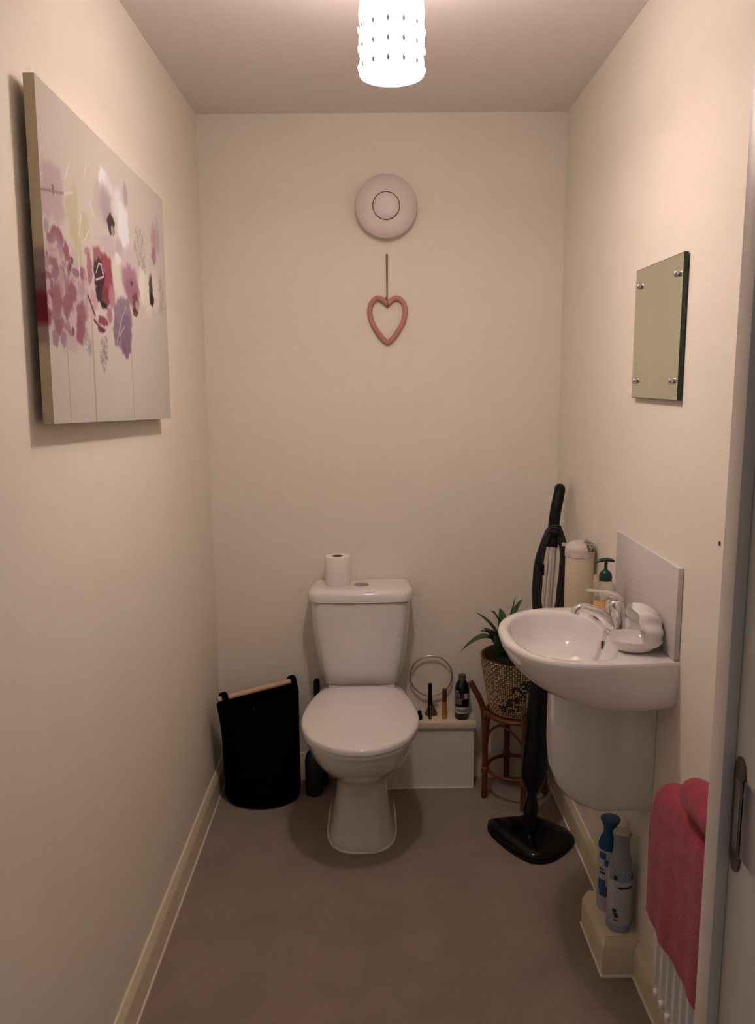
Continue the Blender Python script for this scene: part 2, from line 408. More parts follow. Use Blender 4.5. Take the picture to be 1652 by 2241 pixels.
m.loft([tapring(tx-.002, RZ+.010, .016, .018, -1, 1.3), tapring(tx-.014, RZ+.026, .0165, .018, -1, 1.1), tapring(tx-.030, RZ+.042, .0155, .0165, -1, .75), tapring(tx-.050, RZ+.055, .013, .0155, -1, .45), tapring(tx-.074, RZ+.064, .011, .0145, -1, .25), tapring(tx-.092, RZ+.066, .011, .0135, -1, -.1), tapring(tx-.100, RZ+.060, .0105, .0125, -.7, -1), tapring(tx-.103, RZ+.051, .0105, .0125, -.3, -1)])
m.build('spout', M_chrome, tp, smooth=60)
m = MB()
m.loft([tapring(tx+.004, RZ+.082, .010, .017, -.5, 1), tapring(tx-.008, RZ+.093, .011, .016, -1, .6), tapring(tx-.026, RZ+.101, .0065, .0115, -1, .35), tapring(tx-.048, RZ+.106, .0035, .0085, -1, .12), tapring(tx-.072, RZ+.108, .0025, .007, -1, .03), tapring(tx-.079, RZ+.108, .0015, .005, -1, .03)])
m.build('lever', M_chrome, tp, smooth=60)

# soap dispenser
sd = thing('soap_dispenser', 'clear pump soap bottle with dark green pump behind the tap', 'soap dispenser', (.557, 2.035, RZ))
M_clear = mat('clear_plastic', (.95, .93, .90), .08, trans=.95, ior=1.33)
M_liq = mat('pale_soap', (.86, .80, .70), .1, trans=.9, ior=1.33)
M_green = mat('dark_green_plastic', (.006, .035, .022), .3)
c = (.557, 2.035, RZ)
m = MB(); m.lathe([(.001, .001), (.026, .001), (.029, .004), (.0295, .055), (.028, .075), (.022, .092), (.014, .100), (.013, .106), (.0115, .106), (.0125, .099), (.0205, .090), (.0262, .074), (.0275, .054), (.027, .006), (.001, .004)], 32, c, cap0=False, cap1=False)
m.build('bottle', M_clear, sd, smooth=60)
m = MB(); m.lathe([(.001, .0045), (.0265, .0065), (.027, .052), (.001, .052)], 32, c, cap0=False, cap1=False); m.build('soap_liquid', M_liq, sd)
m = MB(); m.lathe([(.001, .100), (.0165, .100), (.0168, .112), (.014, .120), (.008, .126), (.0045, .128), (.0042, .148), (.001, .148)], 24, c, cap0=False, cap1=False); m.build('pump_collar', M_green, sd)
m = MB()
m.loft([[(c[0]+x, c[1]+w*cos(2*pi*j/14)*1.0, c[2]+z+h*sin(2*pi*j/14)) for j in range(14)] for x, w, z, h in ((.022, .002, .150, .002), (.019, .007, .151, .0042), (.008, .010, .1535, .005), (-.004, .009, .154, .005), (-.016, .006, .152, .0045), (-.026, .004, .148, .003), (-.030, .002, .1455, .002))])
m.build('pump_head', M_green, sd, smooth=60)
m = MB()
m.loft([[(c[0]+.0302*cos(a), c[1]+.0302*sin(a), c[2]+z) for a in [radians(195+i*5) for i in range(15)]] for z in (.022, .05)], False, False, closed=False)
m.build('label', mat('orange_label', (.75, .40, .10), .5), sd)

# shell soap dish
ss = thing('soap_dish', 'glossy white scallop-shell soap dish on the basin deck beside the tap', 'soap dish', (.562, 1.79, RZ))
M_shell = mat('glazed_white_shell', (.80, .775, .735), .07, coat=1)
m = MB(); n = 48
def dish(k, z, rib=0):
    return [(.555+(.052+rib*.0)*k*cos(2*pi*j/n), 1.792+.056*k*math.copysign(abs(sin(2*pi*j/n))**.8, sin(2*pi*j/n)), z) for j in range(n)]
m.loft([dish(.55, RZ+.0005), dish(.72, RZ+.001), dish(.88, RZ+.008), dish(.97, RZ+.018), dish(1.0, RZ+.026), dish(.985, RZ+.029), dish(.94, RZ+.027), dish(.86, RZ+.019), dish(.70, RZ+.012), dish(.4, RZ+.009), dish(.1, RZ+.008)])
m.build('dish', M_shell, ss, smooth=60)
# upright fan: ribbed, bulging, standing at the wall end of the dish and curling over it
m = MB(); NF, NR = 73, 16
def fan(off):
    rows = []
    for i in range(NR+1):
        t = i/NR; row = []
        for j in range(NF):
            ph = radians(-112+224*j/(NF-1)); rib = 1+.035*cos(ph*9)*t
            rr = .064*sqrt(t)*rib
            y = 1.797+rr*sin(ph)*1.02; z = RZ+.042+rr*cos(ph)*.98
            z = max(z, RZ+.004)
            bulge = .030*(1-t**2.2)+.0035*cos(ph*9)*t*(1-t*.2)
            x = .578+bulge+off*(.9 if t < .97 else .35)-.016*max(0, cos(ph))*t*t
            row.append((min(x, .6155), y, z))
        rows.append(row)
    return rows
A = fan(0.008); B = fan(-.022)
m.loft(A, False, False, closed=False); m.loft(B, False, False, closed=False)
m.loft([A[-1], B[-1]], False, False, closed=False)
m.loft([[r[0] for r in A], [r[0] for r in B]], False, False, closed=False); m.loft([[r[-1] for r in A], [r[-1] for r in B]], False, False, closed=False)
m.build('fan_back', M_shell, ss, smooth=60)

# ------------------------------------------------------------------ wall mirror
mr = thing('wall_mirror', 'small square frameless mirror fixed with four chrome screws', 'mirror', (R, 1.918, 1.462))
MX = .6165
MB().box(MX+.0004, R-.003, 1.762, 2.076, 1.462, 1.772, bev=.0006).build('glass_edge', mat('green_glass_edge', (.015, .035, .018), .15), mr)
MB().box(MX, MX+.0006, 1.7635, 2.0745, 1.4635, 1.7705).build('mirror_face', mat('silvered_glass', (.74, .77, .64), .02, metal=1), mr)
for y, z in ((2.04, 1.731), (1.793, 1.731), (2.043, 1.504), (1.795, 1.504)):
    m = MB(); m.loft([[(MX-a, y+r*cos(2*pi*j/16), z+r*sin(2*pi*j/16)) for j in range(16)] for r, a in ((.0075, -.001), (.0075, .004), (.006, .008), (.003, .010), (.0005, .0105))])
    m.build('screw_cap', M_chrome, mr)
MB().tube([(R-.004, 1.918, 1.6), (R+.001, 1.918, 1.6)], .01).build('spacer', M_blackm, mr)

# small red mark on the wall
m = MB(); m.loft([[(R-a, 1.534+.0042*cos(2*pi*j/12), 1.195+.0046*sin(2*pi*j/12)) for j in range(12)] for a in (0, .001)])
tag(m.build('red_sticker', mat('dark_red_sticker', (.10, .010, .012), .6)), 'tiny dark red dot stuck on the wall by the doorway', 'sticker')

# ------------------------------------------------------------------ extractor vent
vt = thing('extractor_vent', 'round white extractor vent high on the back wall', 'vent', (.0125, D, 2.09))
M_vent = mat('off_white_vent_plastic', (.70, .63, .60), .45)
VX, VZ = .0125, 2.092
def vring(r, dep, n=48): return [(VX+r*cos(2*pi*j/n), D-dep, VZ+r*sin(2*pi*j/n)) for j in range(n)]
m = MB(); m.loft([vring(.1005, 0), vring(.101, .020), vring(.105, .028), vring(.1055, .034), vring(.102, .040), vring(.08, .044), vring(.062, .045), vring(.047, .044), vring(.045, .030)]); m.build('outer_cone', M_vent, vt, smooth=50)
m = MB(); m.loft([vring(.012, .012), vring(.012, .040), vring(.0425, .042), vring(.044, .0455), vring(.041, .050), vring(.025, .055), vring(.004, .057)]); m.build('centre_disc', mat('vent_disc_plastic', (.80, .745, .73), .4), vt, smooth=50)

# ------------------------------------------------------------------ heart
ht = thing('hanging_heart', 'dusty pink open wooden heart hanging on brown string', 'decoration', (.0135, D, 1.63))
HX = .0155
half = [(0, 1.768), (.012, 1.781), (.028, 1.790), (.045, 1.786), (.058, 1.768), (.0615, 1.742), (.056, 1.714), (.043, 1.687), (.024, 1.660), (.008, 1.644), (0, 1.639)]
pts = catmull([(HX+a, D-.010, z) for a, z in half], 6)[:-1]+catmull([(HX-a, D-.010, z) for a, z in reversed(half)], 6)[:-1]
m = MB(); m.tube(pts, .0088, 12, closed=True)
m.build('heart_ring', mat('dusty_pink_wood', (.53, .235, .215), .55, noise=.06, nscale=60), ht, smooth=60)
m = MB()
for s in (-1, 1): m.tube([(HX-.001+s*.0028, D-.003, 1.936), (HX-.001+s*.0016, D-.004, 1.87), (HX-.001+s*.001, D-.006, 1.79)], .0014, 6)
m.tube([(HX-.004, D-.006, 1.794), (HX, D-.014, 1.779), (HX+.001, D-.020, 1.768), (HX, D-.012, 1.757)], .0022, 6)
m.tube([(HX-.006, D-.008, 1.792), (HX-.001, D-.009, 1.786), (HX+.002, D-.01, 1.780)], .003, 6)
M_string = mat('brown_jute_string', (.20, .12, .055), .9)
m.build('string', M_string, ht)
m = MB(); m.tube([(HX-.001, D, 1.937), (HX-.001, D-.006, 1.937)], .0035, 8); m.build('nail', M_string, ht)

# ------------------------------------------------------------------ floral canvas
ELL=[(0.044, 0.734, 0.04, 0.046, 0, (172, 135, 128), 0.5), (0.086, 0.737, 0.042, 0.05, 0, (172, 135, 128), 0.5), (0.023, 0.655, 0.039, 0.054, 0, (172, 135, 128), 0.5), (0.083, 0.662, 0.047, 0.059, 0, (172, 135, 128), 0.5), (0.056, 0.692, 0.046, 0.041, 0, (172, 135, 128), 0.5), (0.067, 0.703, 0.008, 0.017, 0, (130, 95, 92), 0.25), (0.159, 0.681, 0.026, 0.047, 0, (178, 155, 113), 0.5), (0.193, 0.714, 0.024, 0.059, 0, (178, 155, 113), 0.5), (0.184, 0.625, 0.035, 0.05, 0, (178, 155, 113), 0.5), (0.255, 0.654, 0.032, 0.043, 0, (178, 155, 113), 0.5), (0.204, 0.566, 0.021, 0.067, 0, (178, 155, 113), 0.5), (0.19, 0.497, 0.018, 0.03, 0, (178, 155, 113), 0.5), (0.384, 0.764, 0.064, 0.075, 0, (176, 148, 136), 0.5), (0.408, 0.864, 0.036, 0.039, 0, (208, 192, 188), 0.3), (0.447, 0.826, 0.038, 0.067, 0, (196, 176, 166), 0.4), (0.521, 0.811, 0.037, 0.069, 0, (198, 180, 170), 0.4), (0.561, 0.739, 0.051, 0.103, 0, (204, 190, 182), 0.3), (0.42, 0.776, 0.048, 0.07, 0, (160, 128, 124), 0.6), (0.454, 0.72, 0.031, 0.04, 0, (62, 38, 36), 0.2), (0.463, 0.701, 0.012, 0.02, 0, (150, 125, 120), 0.3), (0.351, 0.652, 0.042, 0.051, 0, (182, 155, 142), 0.3), (0.434, 0.636, 0.06, 0.044, 0, (176, 146, 136), 0.5), (0.519, 0.65, 0.041, 0.035, 0, (170, 142, 132), 0.5), (0.593, 0.878, 0.022, 0.046, 0, (160, 132, 124), 0.5), (0.074, 0.575, 0.039, 0.024, 0, (140, 72, 84), 0.3), (0.09, 0.535, 0.021, 0.034, 0, (135, 82, 98), 0.3), (0.018, 0.585, 0.015, 0.022, 0, (158, 120, 122), 0.3), (0.036, 0.551, 0.023, 0.016, 0, (140, 76, 88), 0.3), (0.045, 0.449, 0.108, 0.096, 0, (174, 138, 131), 0.9), (0.082, 0.389, 0.134, 0.106, 0, (174, 138, 131), 0.9), (0.168, 0.42, 0.1, 0.118, 0, (174, 138, 131), 0.9), (0.116, 0.325, 0.095, 0.086, 0, (174, 138, 131), 0.9), (0.012, 0.322, 0.064, 0.068, 0, (174, 138, 131), 0.9), (0.055, 0.489, 0.018, 0.012, 0, (150, 100, 105), 0.35), (0.113, 0.449, 0.009, 0.022, 0, (166, 122, 120), 0.35), (-0.031, 0.402, 0.008, 0.012, 0, (140, 82, 86), 0.35), (0.068, 0.326, 0.01, 0.016, 0, (178, 142, 134), 0.35), (0.124, 0.303, 0.018, 0.02, 0, (135, 88, 98), 0.35), (0.268, 0.571, 0.026, 0.019, 0, (158, 108, 110), 0.35), (0.006, 0.485, 0.012, 0.026, 0, (172, 130, 128), 0.35), (0.003, 0.374, 0.017, 0.018, 0, (145, 75, 80), 0.35), (0.124, 0.529, 0.009, 0.016, 0, (150, 100, 105), 0.35), (0.156, 0.443, 0.014, 0.024, 0, (166, 122, 120), 0.35), (0.09, 0.461, 0.021, 0.025, 0, (140, 82, 86), 0.35), (0.021, 0.38, 0.015, 0.028, 0, (178, 142, 134), 0.35), (0.177, 0.484, 0.026, 0.014, 0, (135, 88, 98), 0.35), (0.067, 0.344, 0.01, 0.021, 0, (158, 108, 110), 0.35), (-0.037, 0.347, 0.018, 0.021, 0, (172, 130, 128), 0.35), (0.225, 0.489, 0.022, 0.025, 0, (145, 75, 80), 0.35), (0.124, 0.429, 0.022, 0.031, 0, (150, 100, 105), 0.35), (0.086, 0.369, 0.009, 0.025, 0, (166, 122, 120), 0.35), (0.129, 0.292, 0.022, 0.017, 0, (140, 82, 86), 0.35), (0.059, 0.364, 0.008, 0.02, 0, (178, 142, 134), 0.35), (0.013, 0.487, 0.008, 0.025, 0, (135, 88, 98), 0.35), (-0.003, 0.452, 0.013, 0.027, 0, (158, 108, 110), 0.35), (-0.02, 0.401, 0.015, 0.027, 0, (172, 130, 128), 0.35), (0.191, 0.334, 0.014, 0.021, 0, (145, 75, 80), 0.35), (0.046, 0.309, 0.022, 0.014, 0, (150, 100, 105), 0.35), (0.012, 0.459, 0.011, 0.02, 0, (166, 122, 120), 0.35), (0.132, 0.48, 0.008, 0.02, 0, (140, 82, 86), 0.35), (0.057, 0.388, 0.023, 0.025, 0, (178, 142, 134), 0.35), (0.1, 0.384, 0.019, 0.013, 0, (135, 88, 98), 0.35), (0.221, 0.363, 0.025, 0.029, 0, (158, 108, 110), 0.35), (0.069, 0.432, 0.009, 0.024, 0, (172, 130, 128), 0.35), (-0.015, 0.491, 0.01, 0.014, 0, (145, 75, 80), 0.35), (0.062, 0.516, 0.008, 0.014, 0, (150, 100, 105), 0.35), (-0.013, 0.423, 0.008, 0.027, 0, (166, 122, 120), 0.35), (0.144, 0.511, 0.013, 0.019, 0, (140, 82, 86), 0.35), (0.068, 0.499, 0.021, 0.031, 0, (178, 142, 134), 0.35), (0.088, 0.415, 0.009, 0.013, 0, (135, 88, 98), 0.35), (0.057, 0.461, 0.021, 0.014, 0, (158, 108, 110), 0.35), (-0.046, 0.279, 0.014, 0.013, 0, (172, 130, 128), 0.35), (0.125, 0.537, 0.017, 0.031, 0, (145, 75, 80), 0.35), (0.211, 0.384, 0.014, 0.02, 0, (150, 100, 105), 0.35), (-0.004, 0.328, 0.015, 0.025, 0, (166, 122, 120), 0.35), (0.055, 0.472, 0.02, 0.03, 0, (140, 82, 86), 0.35), (0.202, 0.352, 0.024, 0.028, 0, (178, 142, 134), 0.35), (0.017, 0.393, 0.013, 0.011, 0, (135, 88, 98), 0.35), (-0.03, 0.439, 0.011, 0.023, 0, (158, 108, 110), 0.35), (0.249, 0.457, 0.027, 0.034, 0, (172, 130, 128), 0.35), (0.252, 0.48, 0.014, 0.017, 0, (145, 75, 80), 0.35), (0.018, 0.467, 0.017, 0.028, 0, (150, 100, 105), 0.35), (0.208, 0.441, 0.021, 0.029, 0, (166, 122, 120), 0.35), (-0.025, 0.35, 0.02, 0.025, 0, (140, 82, 86), 0.35), (0.178, 0.435, 0.012, 0.028, 0, (178, 142, 134), 0.35), (0.04, 0.328, 0.022, 0.019, 0, (135, 88, 98), 0.35), (0.057, 0.295, 0.019, 0.015, 0, (158, 108, 110), 0.35), (-0.0, 0.476, 0.02, 0.026, 0, (172, 130, 128), 0.35), (-0.013, 0.313, 0.021, 0.023, 0, (145, 75, 80), 0.35), (0.052, 0.391, 0.01, 0.011, 0, (150, 100, 105), 0.35), (0.25, 0.402, 0.02, 0.033, 0, (166, 122, 120), 0.35), (0.069, 0.315, 0.021, 0.015, 0, (140, 82, 86), 0.35), (0.031, 0.449, 0.011, 0.022, 0, (178, 142, 134), 0.35), (0.03, 0.419, 0.01, 0.028, 0, (135, 88, 98), 0.35), (0.057, 0.415, 0.017, 0.029, 0, (158, 108, 110), 0.35), (0.063, 0.303, 0.016, 0.022, 0, (172, 130, 128), 0.35), (0.12, 0.539, 0.015, 0.015, 0, (145, 75, 80), 0.35), (-0.049, 0.314, 0.009, 0.019, 0, (150, 100, 105), 0.35), (0.167, 0.412, 0.015, 0.023, 0, (166, 122, 120), 0.35), (0.107, 0.343, 0.01, 0.023, 0, (140, 82, 86), 0.35), (0.031, 0.453, 0.019, 0.021, 0, (178, 142, 134), 0.35), (0.11, 0.349, 0.023, 0.02, 0, (135, 88, 98), 0.35), (0.134, 0.419, 0.017, 0.026, 0, (158, 108, 110), 0.35), (0.084, 0.402, 0.016, 0.03, 0, (172, 130, 128), 0.35), (0.149, 0.325, 0.025, 0.017, 0, (145, 75, 80), 0.35), (0.105, 0.302, 0.022, 0.014, 0, (150, 100, 105), 0.35), (-0.008, 0.405, 0.008, 0.015, 0, (166, 122, 120), 0.35), (-0.028, 0.347, 0.018, 0.027, 0, (140, 82, 86), 0.35), (-0.007, 0.34, 0.017, 0.013, 0, (178, 142, 134), 0.35), (0.209, 0.31, 0.013, 0.032, 0, (135, 88, 98), 0.35), (0.069, 0.41, 0.023, 0.028, 0, (158, 108, 110), 0.35), (0.002, 0.409, 0.015, 0.017, 0, (172, 130, 128), 0.35), (0.015, 0.44, 0.018, 0.011, 0, (145, 75, 80), 0.35), (0.116, 0.432, 0.009, 0.018, 0, (150, 100, 105), 0.35), (0.137, 0.418, 0.01, 0.032, 0, (166, 122, 120), 0.35), (0.176, 0.304, 0.011, 0.017, 0, (140, 82, 86), 0.35), (-0.04, 0.321, 0.011, 0.013, 0, (178, 142, 134), 0.35), (0.063, 0.304, 0.021, 0.016, 0, (135, 88, 98), 0.35), (-0.012, 0.292, 0.015, 0.024, 0, (158, 108, 110), 0.35), (-0.007, 0.496, 0.017, 0.019, 0, (172, 130, 128), 0.35), (-0.034, 0.284, 0.016, 0.025, 0, (145, 75, 80), 0.35), (-0.03, 0.304, 0.008, 0.027, 0, (150, 100, 105), 0.35), (0.089, 0.451, 0.017, 0.03, 0, (166, 122, 120), 0.35), (0.04, 0.491, 0.016, 0.015, 0, (140, 82, 86), 0.35), (-0.005, 0.472, 0.008, 0.014, 0, (178, 142, 134), 0.35), (0.048, 0.45, 0.019, 0.017, 0, (135, 88, 98), 0.35), (0.107, 0.495, 0.014, 0.012, 0, (158, 108, 110), 0.35), (0.038, 0.517, 0.019, 0.021, 0, (172, 130, 128), 0.35), (0.055, 0.377, 0.031, 0.047, 0, (140, 75, 82), 0.3), (0.12, 0.368, 0.033, 0.043, 0, (140, 75, 82), 0.3), (0.198, 0.352, 0.03, 0.042, 0, (140, 75, 82), 0.3), (0.054, 0.295, 0.021, 0.028, 0, (140, 75, 82), 0.3), (-0.034, 0.328, 0.023, 0.04, 0, (140, 75, 82), 0.3), (0.148, 0.416, 0.029, 0.032, 0, (140, 75, 82), 0.3), (0.035, 0.258, 0.018, 0.028, 0, (145, 100, 108), 0.2), (0.082, 0.261, 0.019, 0.026, 0, (145, 100, 108), 0.2), (0.184, 0.298, 0.027, 0.045, 0, (140, 68, 76), 0.3), (0.13, 0.248, 0.04, 0.023, 0, (176, 140, 134), 0.5), (0.143, 0.322, 0.026, 0.038, 0, (180, 145, 138), 0.4), (0.026, 0.385, 0.01, 0.011, 0, (120, 70, 72), 0.2), (0.158, 0.518, 0.009, 0.012, 0, (120, 70, 72), 0.2), (0.142, 0.493, 0.008, 0.015, 0, (120, 70, 72), 0.2), (0.14, 0.292, 0.009, 0.015, 0, (120, 70, 72), 0.2), (-0.018, 0.35, 0.021, 0.045, 0, (112, 44, 52), 0.3), (-0.002, 0.32, 0.022, 0.03, 0, (128, 58, 66), 0.3), (-0.015, 0.423, 0.019, 0.035, 0, (126, 88, 94), 0.3), (0.0, 0.478, 0.019, 0.024, 0, (150, 112, 112), 0.4), (-0.026, 0.277, 0.014, 0.019, 0, (140, 104, 104), 0.3), (0.318, 0.473, 0.082, 0.14, 0, (190, 158, 146), 0.5), (0.272, 0.519, 0.019, 0.056, 0, (158, 88, 86), 0.2), (0.339, 0.571, 0.041, 0.042, 0, (150, 78, 80), 0.3), (0.4, 0.522, 0.048, 0.086, 0, (146, 48, 58), 0.2), (0.34, 0.513, 0.042, 0.058, 0, (60, 30, 32), 0.2), (0.336, 0.445, 0.031, 0.029, 0, (56, 32, 32), 0.2), (0.381, 0.445, 0.033, 0.039, 0, (120, 40, 50), 0.2), (0.363, 0.413, 0.025, 0.013, 0, (40, 24, 26), 0.2), (0.433, 0.455, 0.027, 0.044, 0, (168, 98, 102), 0.3), (0.288, 0.405, 0.03, 0.047, 0, (180, 128, 124), 0.3), (0.331, 0.373, 0.042, 0.019, 0, (196, 164, 152), 0.3), (0.35, 0.355, 0.039, 0.019, 0, (128, 52, 64), 0.3), (0.331, 0.338, 0.028, 0.006, 0, (186, 130, 132), 0.3), (0.336, 0.323, 0.031, 0.011, 0, (130, 50, 62), 0.2), (0.407, 0.385, 0.022, 0.03, 0, (160, 92, 98), 0.3), (0.481, 0.548, 0.036, 0.069, 0, (196, 172, 152), 0.5), (0.501, 0.485, 0.032, 0.059, 0, (194, 170, 150), 0.5), (0.607, 0.621, 0.071, 0.062, 0, (186, 152, 144), 0.5), (0.499, 0.61, 0.028, 0.021, 0, (204, 182, 172), 0.3), (0.603, 0.55, 0.075, 0.062, 0, (156, 98, 110), 0.4), (0.62, 0.509, 0.072, 0.059, 0, (148, 84, 98), 0.4), (0.615, 0.543, 0.013, 0.009, 0, (90, 40, 50), 0.2), (0.49, 0.381, 0.048, 0.08, 0, (128, 98, 106), 0.2), (0.545, 0.407, 0.059, 0.071, 0, (128, 98, 106), 0.2), (0.508, 0.332, 0.057, 0.07, 0, (128, 98, 106), 0.2), (0.457, 0.329, 0.027, 0.055, 0, (124, 88, 100), 0.2), (0.537, 0.292, 0.042, 0.053, 0, (112, 76, 92), 0.15), (0.547, 0.346, 0.047, 0.071, 0, (120, 84, 98), 0.2), (0.647, 0.469, 0.032, 0.044, 0, (112, 58, 58), 0.2), (0.659, 0.458, 0.019, 0.026, 0, (176, 120, 110), 0.3), (0.638, 0.433, 0.027, 0.018, 0, (106, 46, 50), 0.2), (0.726, 0.558, 0.039, 0.076, 0, (206, 186, 160), 0.3), (0.781, 0.521, 0.046, 0.09, 0, (200, 178, 150), 0.4), (0.868, 0.557, 0.049, 0.089, 0, (196, 172, 148), 0.5), (0.816, 0.563, 0.021, 0.059, 0, (70, 52, 44), 0.5), (0.821, 0.519, 0.026, 0.032, 0, (40, 28, 24), 0.2), (0.883, 0.787, 0.044, 0.069, 0, (172, 124, 122), 0.6), (0.864, 0.714, 0.027, 0.04, 0, (158, 100, 104), 0.3), (0.923, 0.809, 0.023, 0.082, 0, (178, 135, 130), 0.6)]
LIN=[(0.003, 0.682, 0.13, 0.714, 0.003, (135, 100, 95)), (0.13, 0.714, 0.187, 0.738, 0.003, (205, 175, 155)), (0.14, 0.761, 0.174, 0.826, 0.0025, (208, 184, 155)), (0.263, 0.811, 0.287, 0.871, 0.0025, (208, 184, 155)), (0.234, 0.684, 0.208, 0.603, 0.0025, (208, 184, 155)), (0.25, 0.608, 0.279, 0.646, 0.0025, (208, 184, 155)), (0.198, 0.571, 0.204, 0.456, 0.0025, (208, 184, 155)), (0.321, 0.712, 0.296, 0.749, 0.0025, (208, 184, 155)), (0.252, 0.424, 0.294, 0.367, 0.0045, (72, 34, 40)), (0.286, 0.35, 0.35, 0.32, 0.0045, (96, 30, 40)), (0.317, 0.517, 0.341, 0.554, 0.0025, (214, 190, 176)), (0.341, 0.554, 0.361, 0.553, 0.0025, (214, 190, 176)), (0.361, 0.553, 0.365, 0.525, 0.0025, (214, 190, 176)), (0.314, 0.492, 0.371, 0.514, 0.0025, (214, 190, 176)), (0.371, 0.514, 0.381, 0.542, 0.0025, (214, 190, 176)), (0.456, 0.292, 0.506, 0.384, 0.0022, (176, 150, 168)), (0.506, 0.384, 0.553, 0.44, 0.0022, (176, 150, 168)), (0.483, 0.32, 0.537, 0.367, 0.0022, (176, 150, 168))]
SPK=[(0.709, 0.701, 0.062, 0.098, 0, (146, 118, 112)), (0.933, 0.55, 0.04, 0.1, 0, (150, 124, 112)), (0.235, 0.267, 0.025, 0.052, 0.5, (138, 114, 104)), (0.348, 0.244, 0.032, 0.068, -0.35, (128, 104, 96)), (0.734, 0.624, 0.039, 0.057, 0, (140, 112, 106))]
PLK=[0.099, 0.265, 0.271, 0.585]
def painting(U, V):
    base = np.empty(U.shape+(3,)); base[:] = (187, 163, 141)
    # lighter faint plank grain on the lower half
    g = np.sin(U*610)*.5+np.sin(U*257+2*np.sin(V*3))*.5
    base += (g*1.6*(V < .55))[..., None]
    base += (np.clip(.5-V, 0, 1)*np.array((-6, -4, -2))[:, None, None]).transpose(1, 2, 0) if U.ndim == 2 else 0
    for p in PLK:
        ed = np.exp(-((U-p)/.0018)**2)*(V < .42); base -= ed[..., None]*42
    def blend(mask, col): base[:] = base*(1-mask[..., None])+np.array(col, float)*mask[..., None]
    def field(u, v, ru, rv, t):
        a, b = U-u, (V-v)*.70
        c, s = cos(t), sin(t); a, b = a*c+b*s, -a*s+b*c
        wob = 1+.09*np.sin(5*np.arctan2(b, a)+u*40)+.05*np.sin(9*np.arctan2(b, a)+v*60)
        return np.sqrt((a/ru)**2+(b/(rv*.70))**2)/wob
    for u, v, ru, rv, t, col in SPK[:2]+SPK[4:]:
        d = field(u, v, ru, rv, t); n = np.sin(U*420+np.sin(V*260)*2)*np.sin(V*330+np.sin(U*300)*2)
        blend(np.clip((1.05-d)*4, 0, 1)*(n > .05)*.85, col)
    for u, v, ru, rv, t, col, sf in ELL:
        d = field(u, v, ru, rv, t); blend(np.clip((1+sf*.4-d)/(sf*.9+.05), 0, 1)*.94, col)
    for u, v, ru, rv, t, col in SPK[2:4]:
        d = field(u, v, ru, rv, t); n = np.sin(U*420+np.sin(V*260)*2)*np.sin(V*330+np.sin(U*300)*2)
        blend(np.clip((1.05-d)*4, 0, 1)*(n > -.1)*.85, col)
    for u0, v0, u1, v1, w, col in LIN:
        du, dv = u1-u0, (v1-v0)*.7; l2 = du*du+dv*dv
        t = np.clip(((U-u0)*du+(V-v0)*.7*dv)/l2, 0, 1)
        d = np.sqrt((U-u0-t*du)**2+((V-v0)*.7-t*dv)**2); blend(np.clip((w*1.1-d)/(w*.6), 0, 1)*.9, col)
    lum = base.mean(-1, keepdims=True)*np.array((1.06, 1.0, .94)); base[:] = (base*.74+lum*.26)*.985
    return base
def albedo(rgb):
    c = np.clip(rgb/255, 0, 1); l = np.where(c <= .04045, c/12.92, ((c+.055)/1.055)**2.4)
    ref = np.array(lin((187, 163, 141))); return np.clip(l/ref*np.array((.585, .535, .45)), 0, .95)
CW, CH, CT = .824, .578, .019
NU, NV = 380, 260
us = np.linspace(0, 1, NU); vs = np.linspace(0, 1, NV)
UU, VV = np.meshgrid(us, vs)
front = albedo(painting(UU, VV))
# the print wraps on to the near edge
VE = vs.copy(); side = np.empty((NV, 3)); side[:] = (163, 139, 112)
for a, b, col in ((.44, .515, (128, 100, 96)), (.385, .45, (108, 78, 80)), (.28, .392, (98, 32, 38)), (.238, .295, (132, 106, 98))):
    side[(VE >= a) & (VE < b)] = col
k = np.ones(7)/7
side = np.stack([np.convolve(np.pad(side[:, i], 3, mode='edge'), k, 'valid') for i in range(3)], 1)*1.12
side = albedo(side)
cv = MB(); cols = []
def canvas_pt(u, v, dep): return ((v*0)+dep, (u-.5)*CW, (v-.5)*CH)
verts = []; colrs = []
for j in range(NV):
    for i in range(NU): verts.append((CT, (us[i]-.5)*CW, (vs[j]-.5)*CH)); colrs.append(front[j, i])
faces = [(j*NU+i, j*NU+i+1, (j+1)*NU+i+1, (j+1)*NU+i) for j in range(NV-1) for i in range(NU-1)]
def edge_strip(idx, cfun):
    o = len(verts)
    for q, i in enumerate(idx):
        p = verts[i]
        verts.append(p); colrs.append(cfun(q)); verts.append((0.0, p[1], p[2])); colrs.append(cfun(q))
    for q in range(len(idx)-1): faces.append((o+2*q, o+2*q+1, o+2*q+3, o+2*q+2))
ew = albedo(np.array((176, 152, 128.)))
edge_strip([j*NU for j in range(NV)], lambda q: side[q])
edge_strip([j*NU+NU-1 for j in range(NV)], lambda q: front[q, NU-1])
edge_strip(list(range(NU)), lambda q: ew); edge_strip([(NV-1)*NU+i for i in range(NU)], lambda q: ew)
o = len(verts); verts += [(0, -.5*CW, -.5*CH), (0, .5*CW, -.5*CH), (0, .5*CW, .5*CH), (0, -.5*CW, .5*CH)]; colrs += [ew]*4; faces.append((o, o+3, o+2, o+1))
me = bpy.data.meshes.new('printed_canvas'); me.from_pydata(verts, [], faces)
ca = me.color_attributes.new('print', 'FLOAT_COLOR', 'POINT')
ca.data.foreach_set('color', np.concatenate([np.array(colrs), np.ones((len(colrs), 1))], 1).astype(np.float32).ravel())
M_canvas = mat('printed_canvas_cloth', (.7, .65, .58), .85, spec=.15, bump=.12, bscale=700)
nt = M_canvas.node_tree; at_ = nt.nodes.new('ShaderNodeAttribute'); at_.attribute_name = 'print'
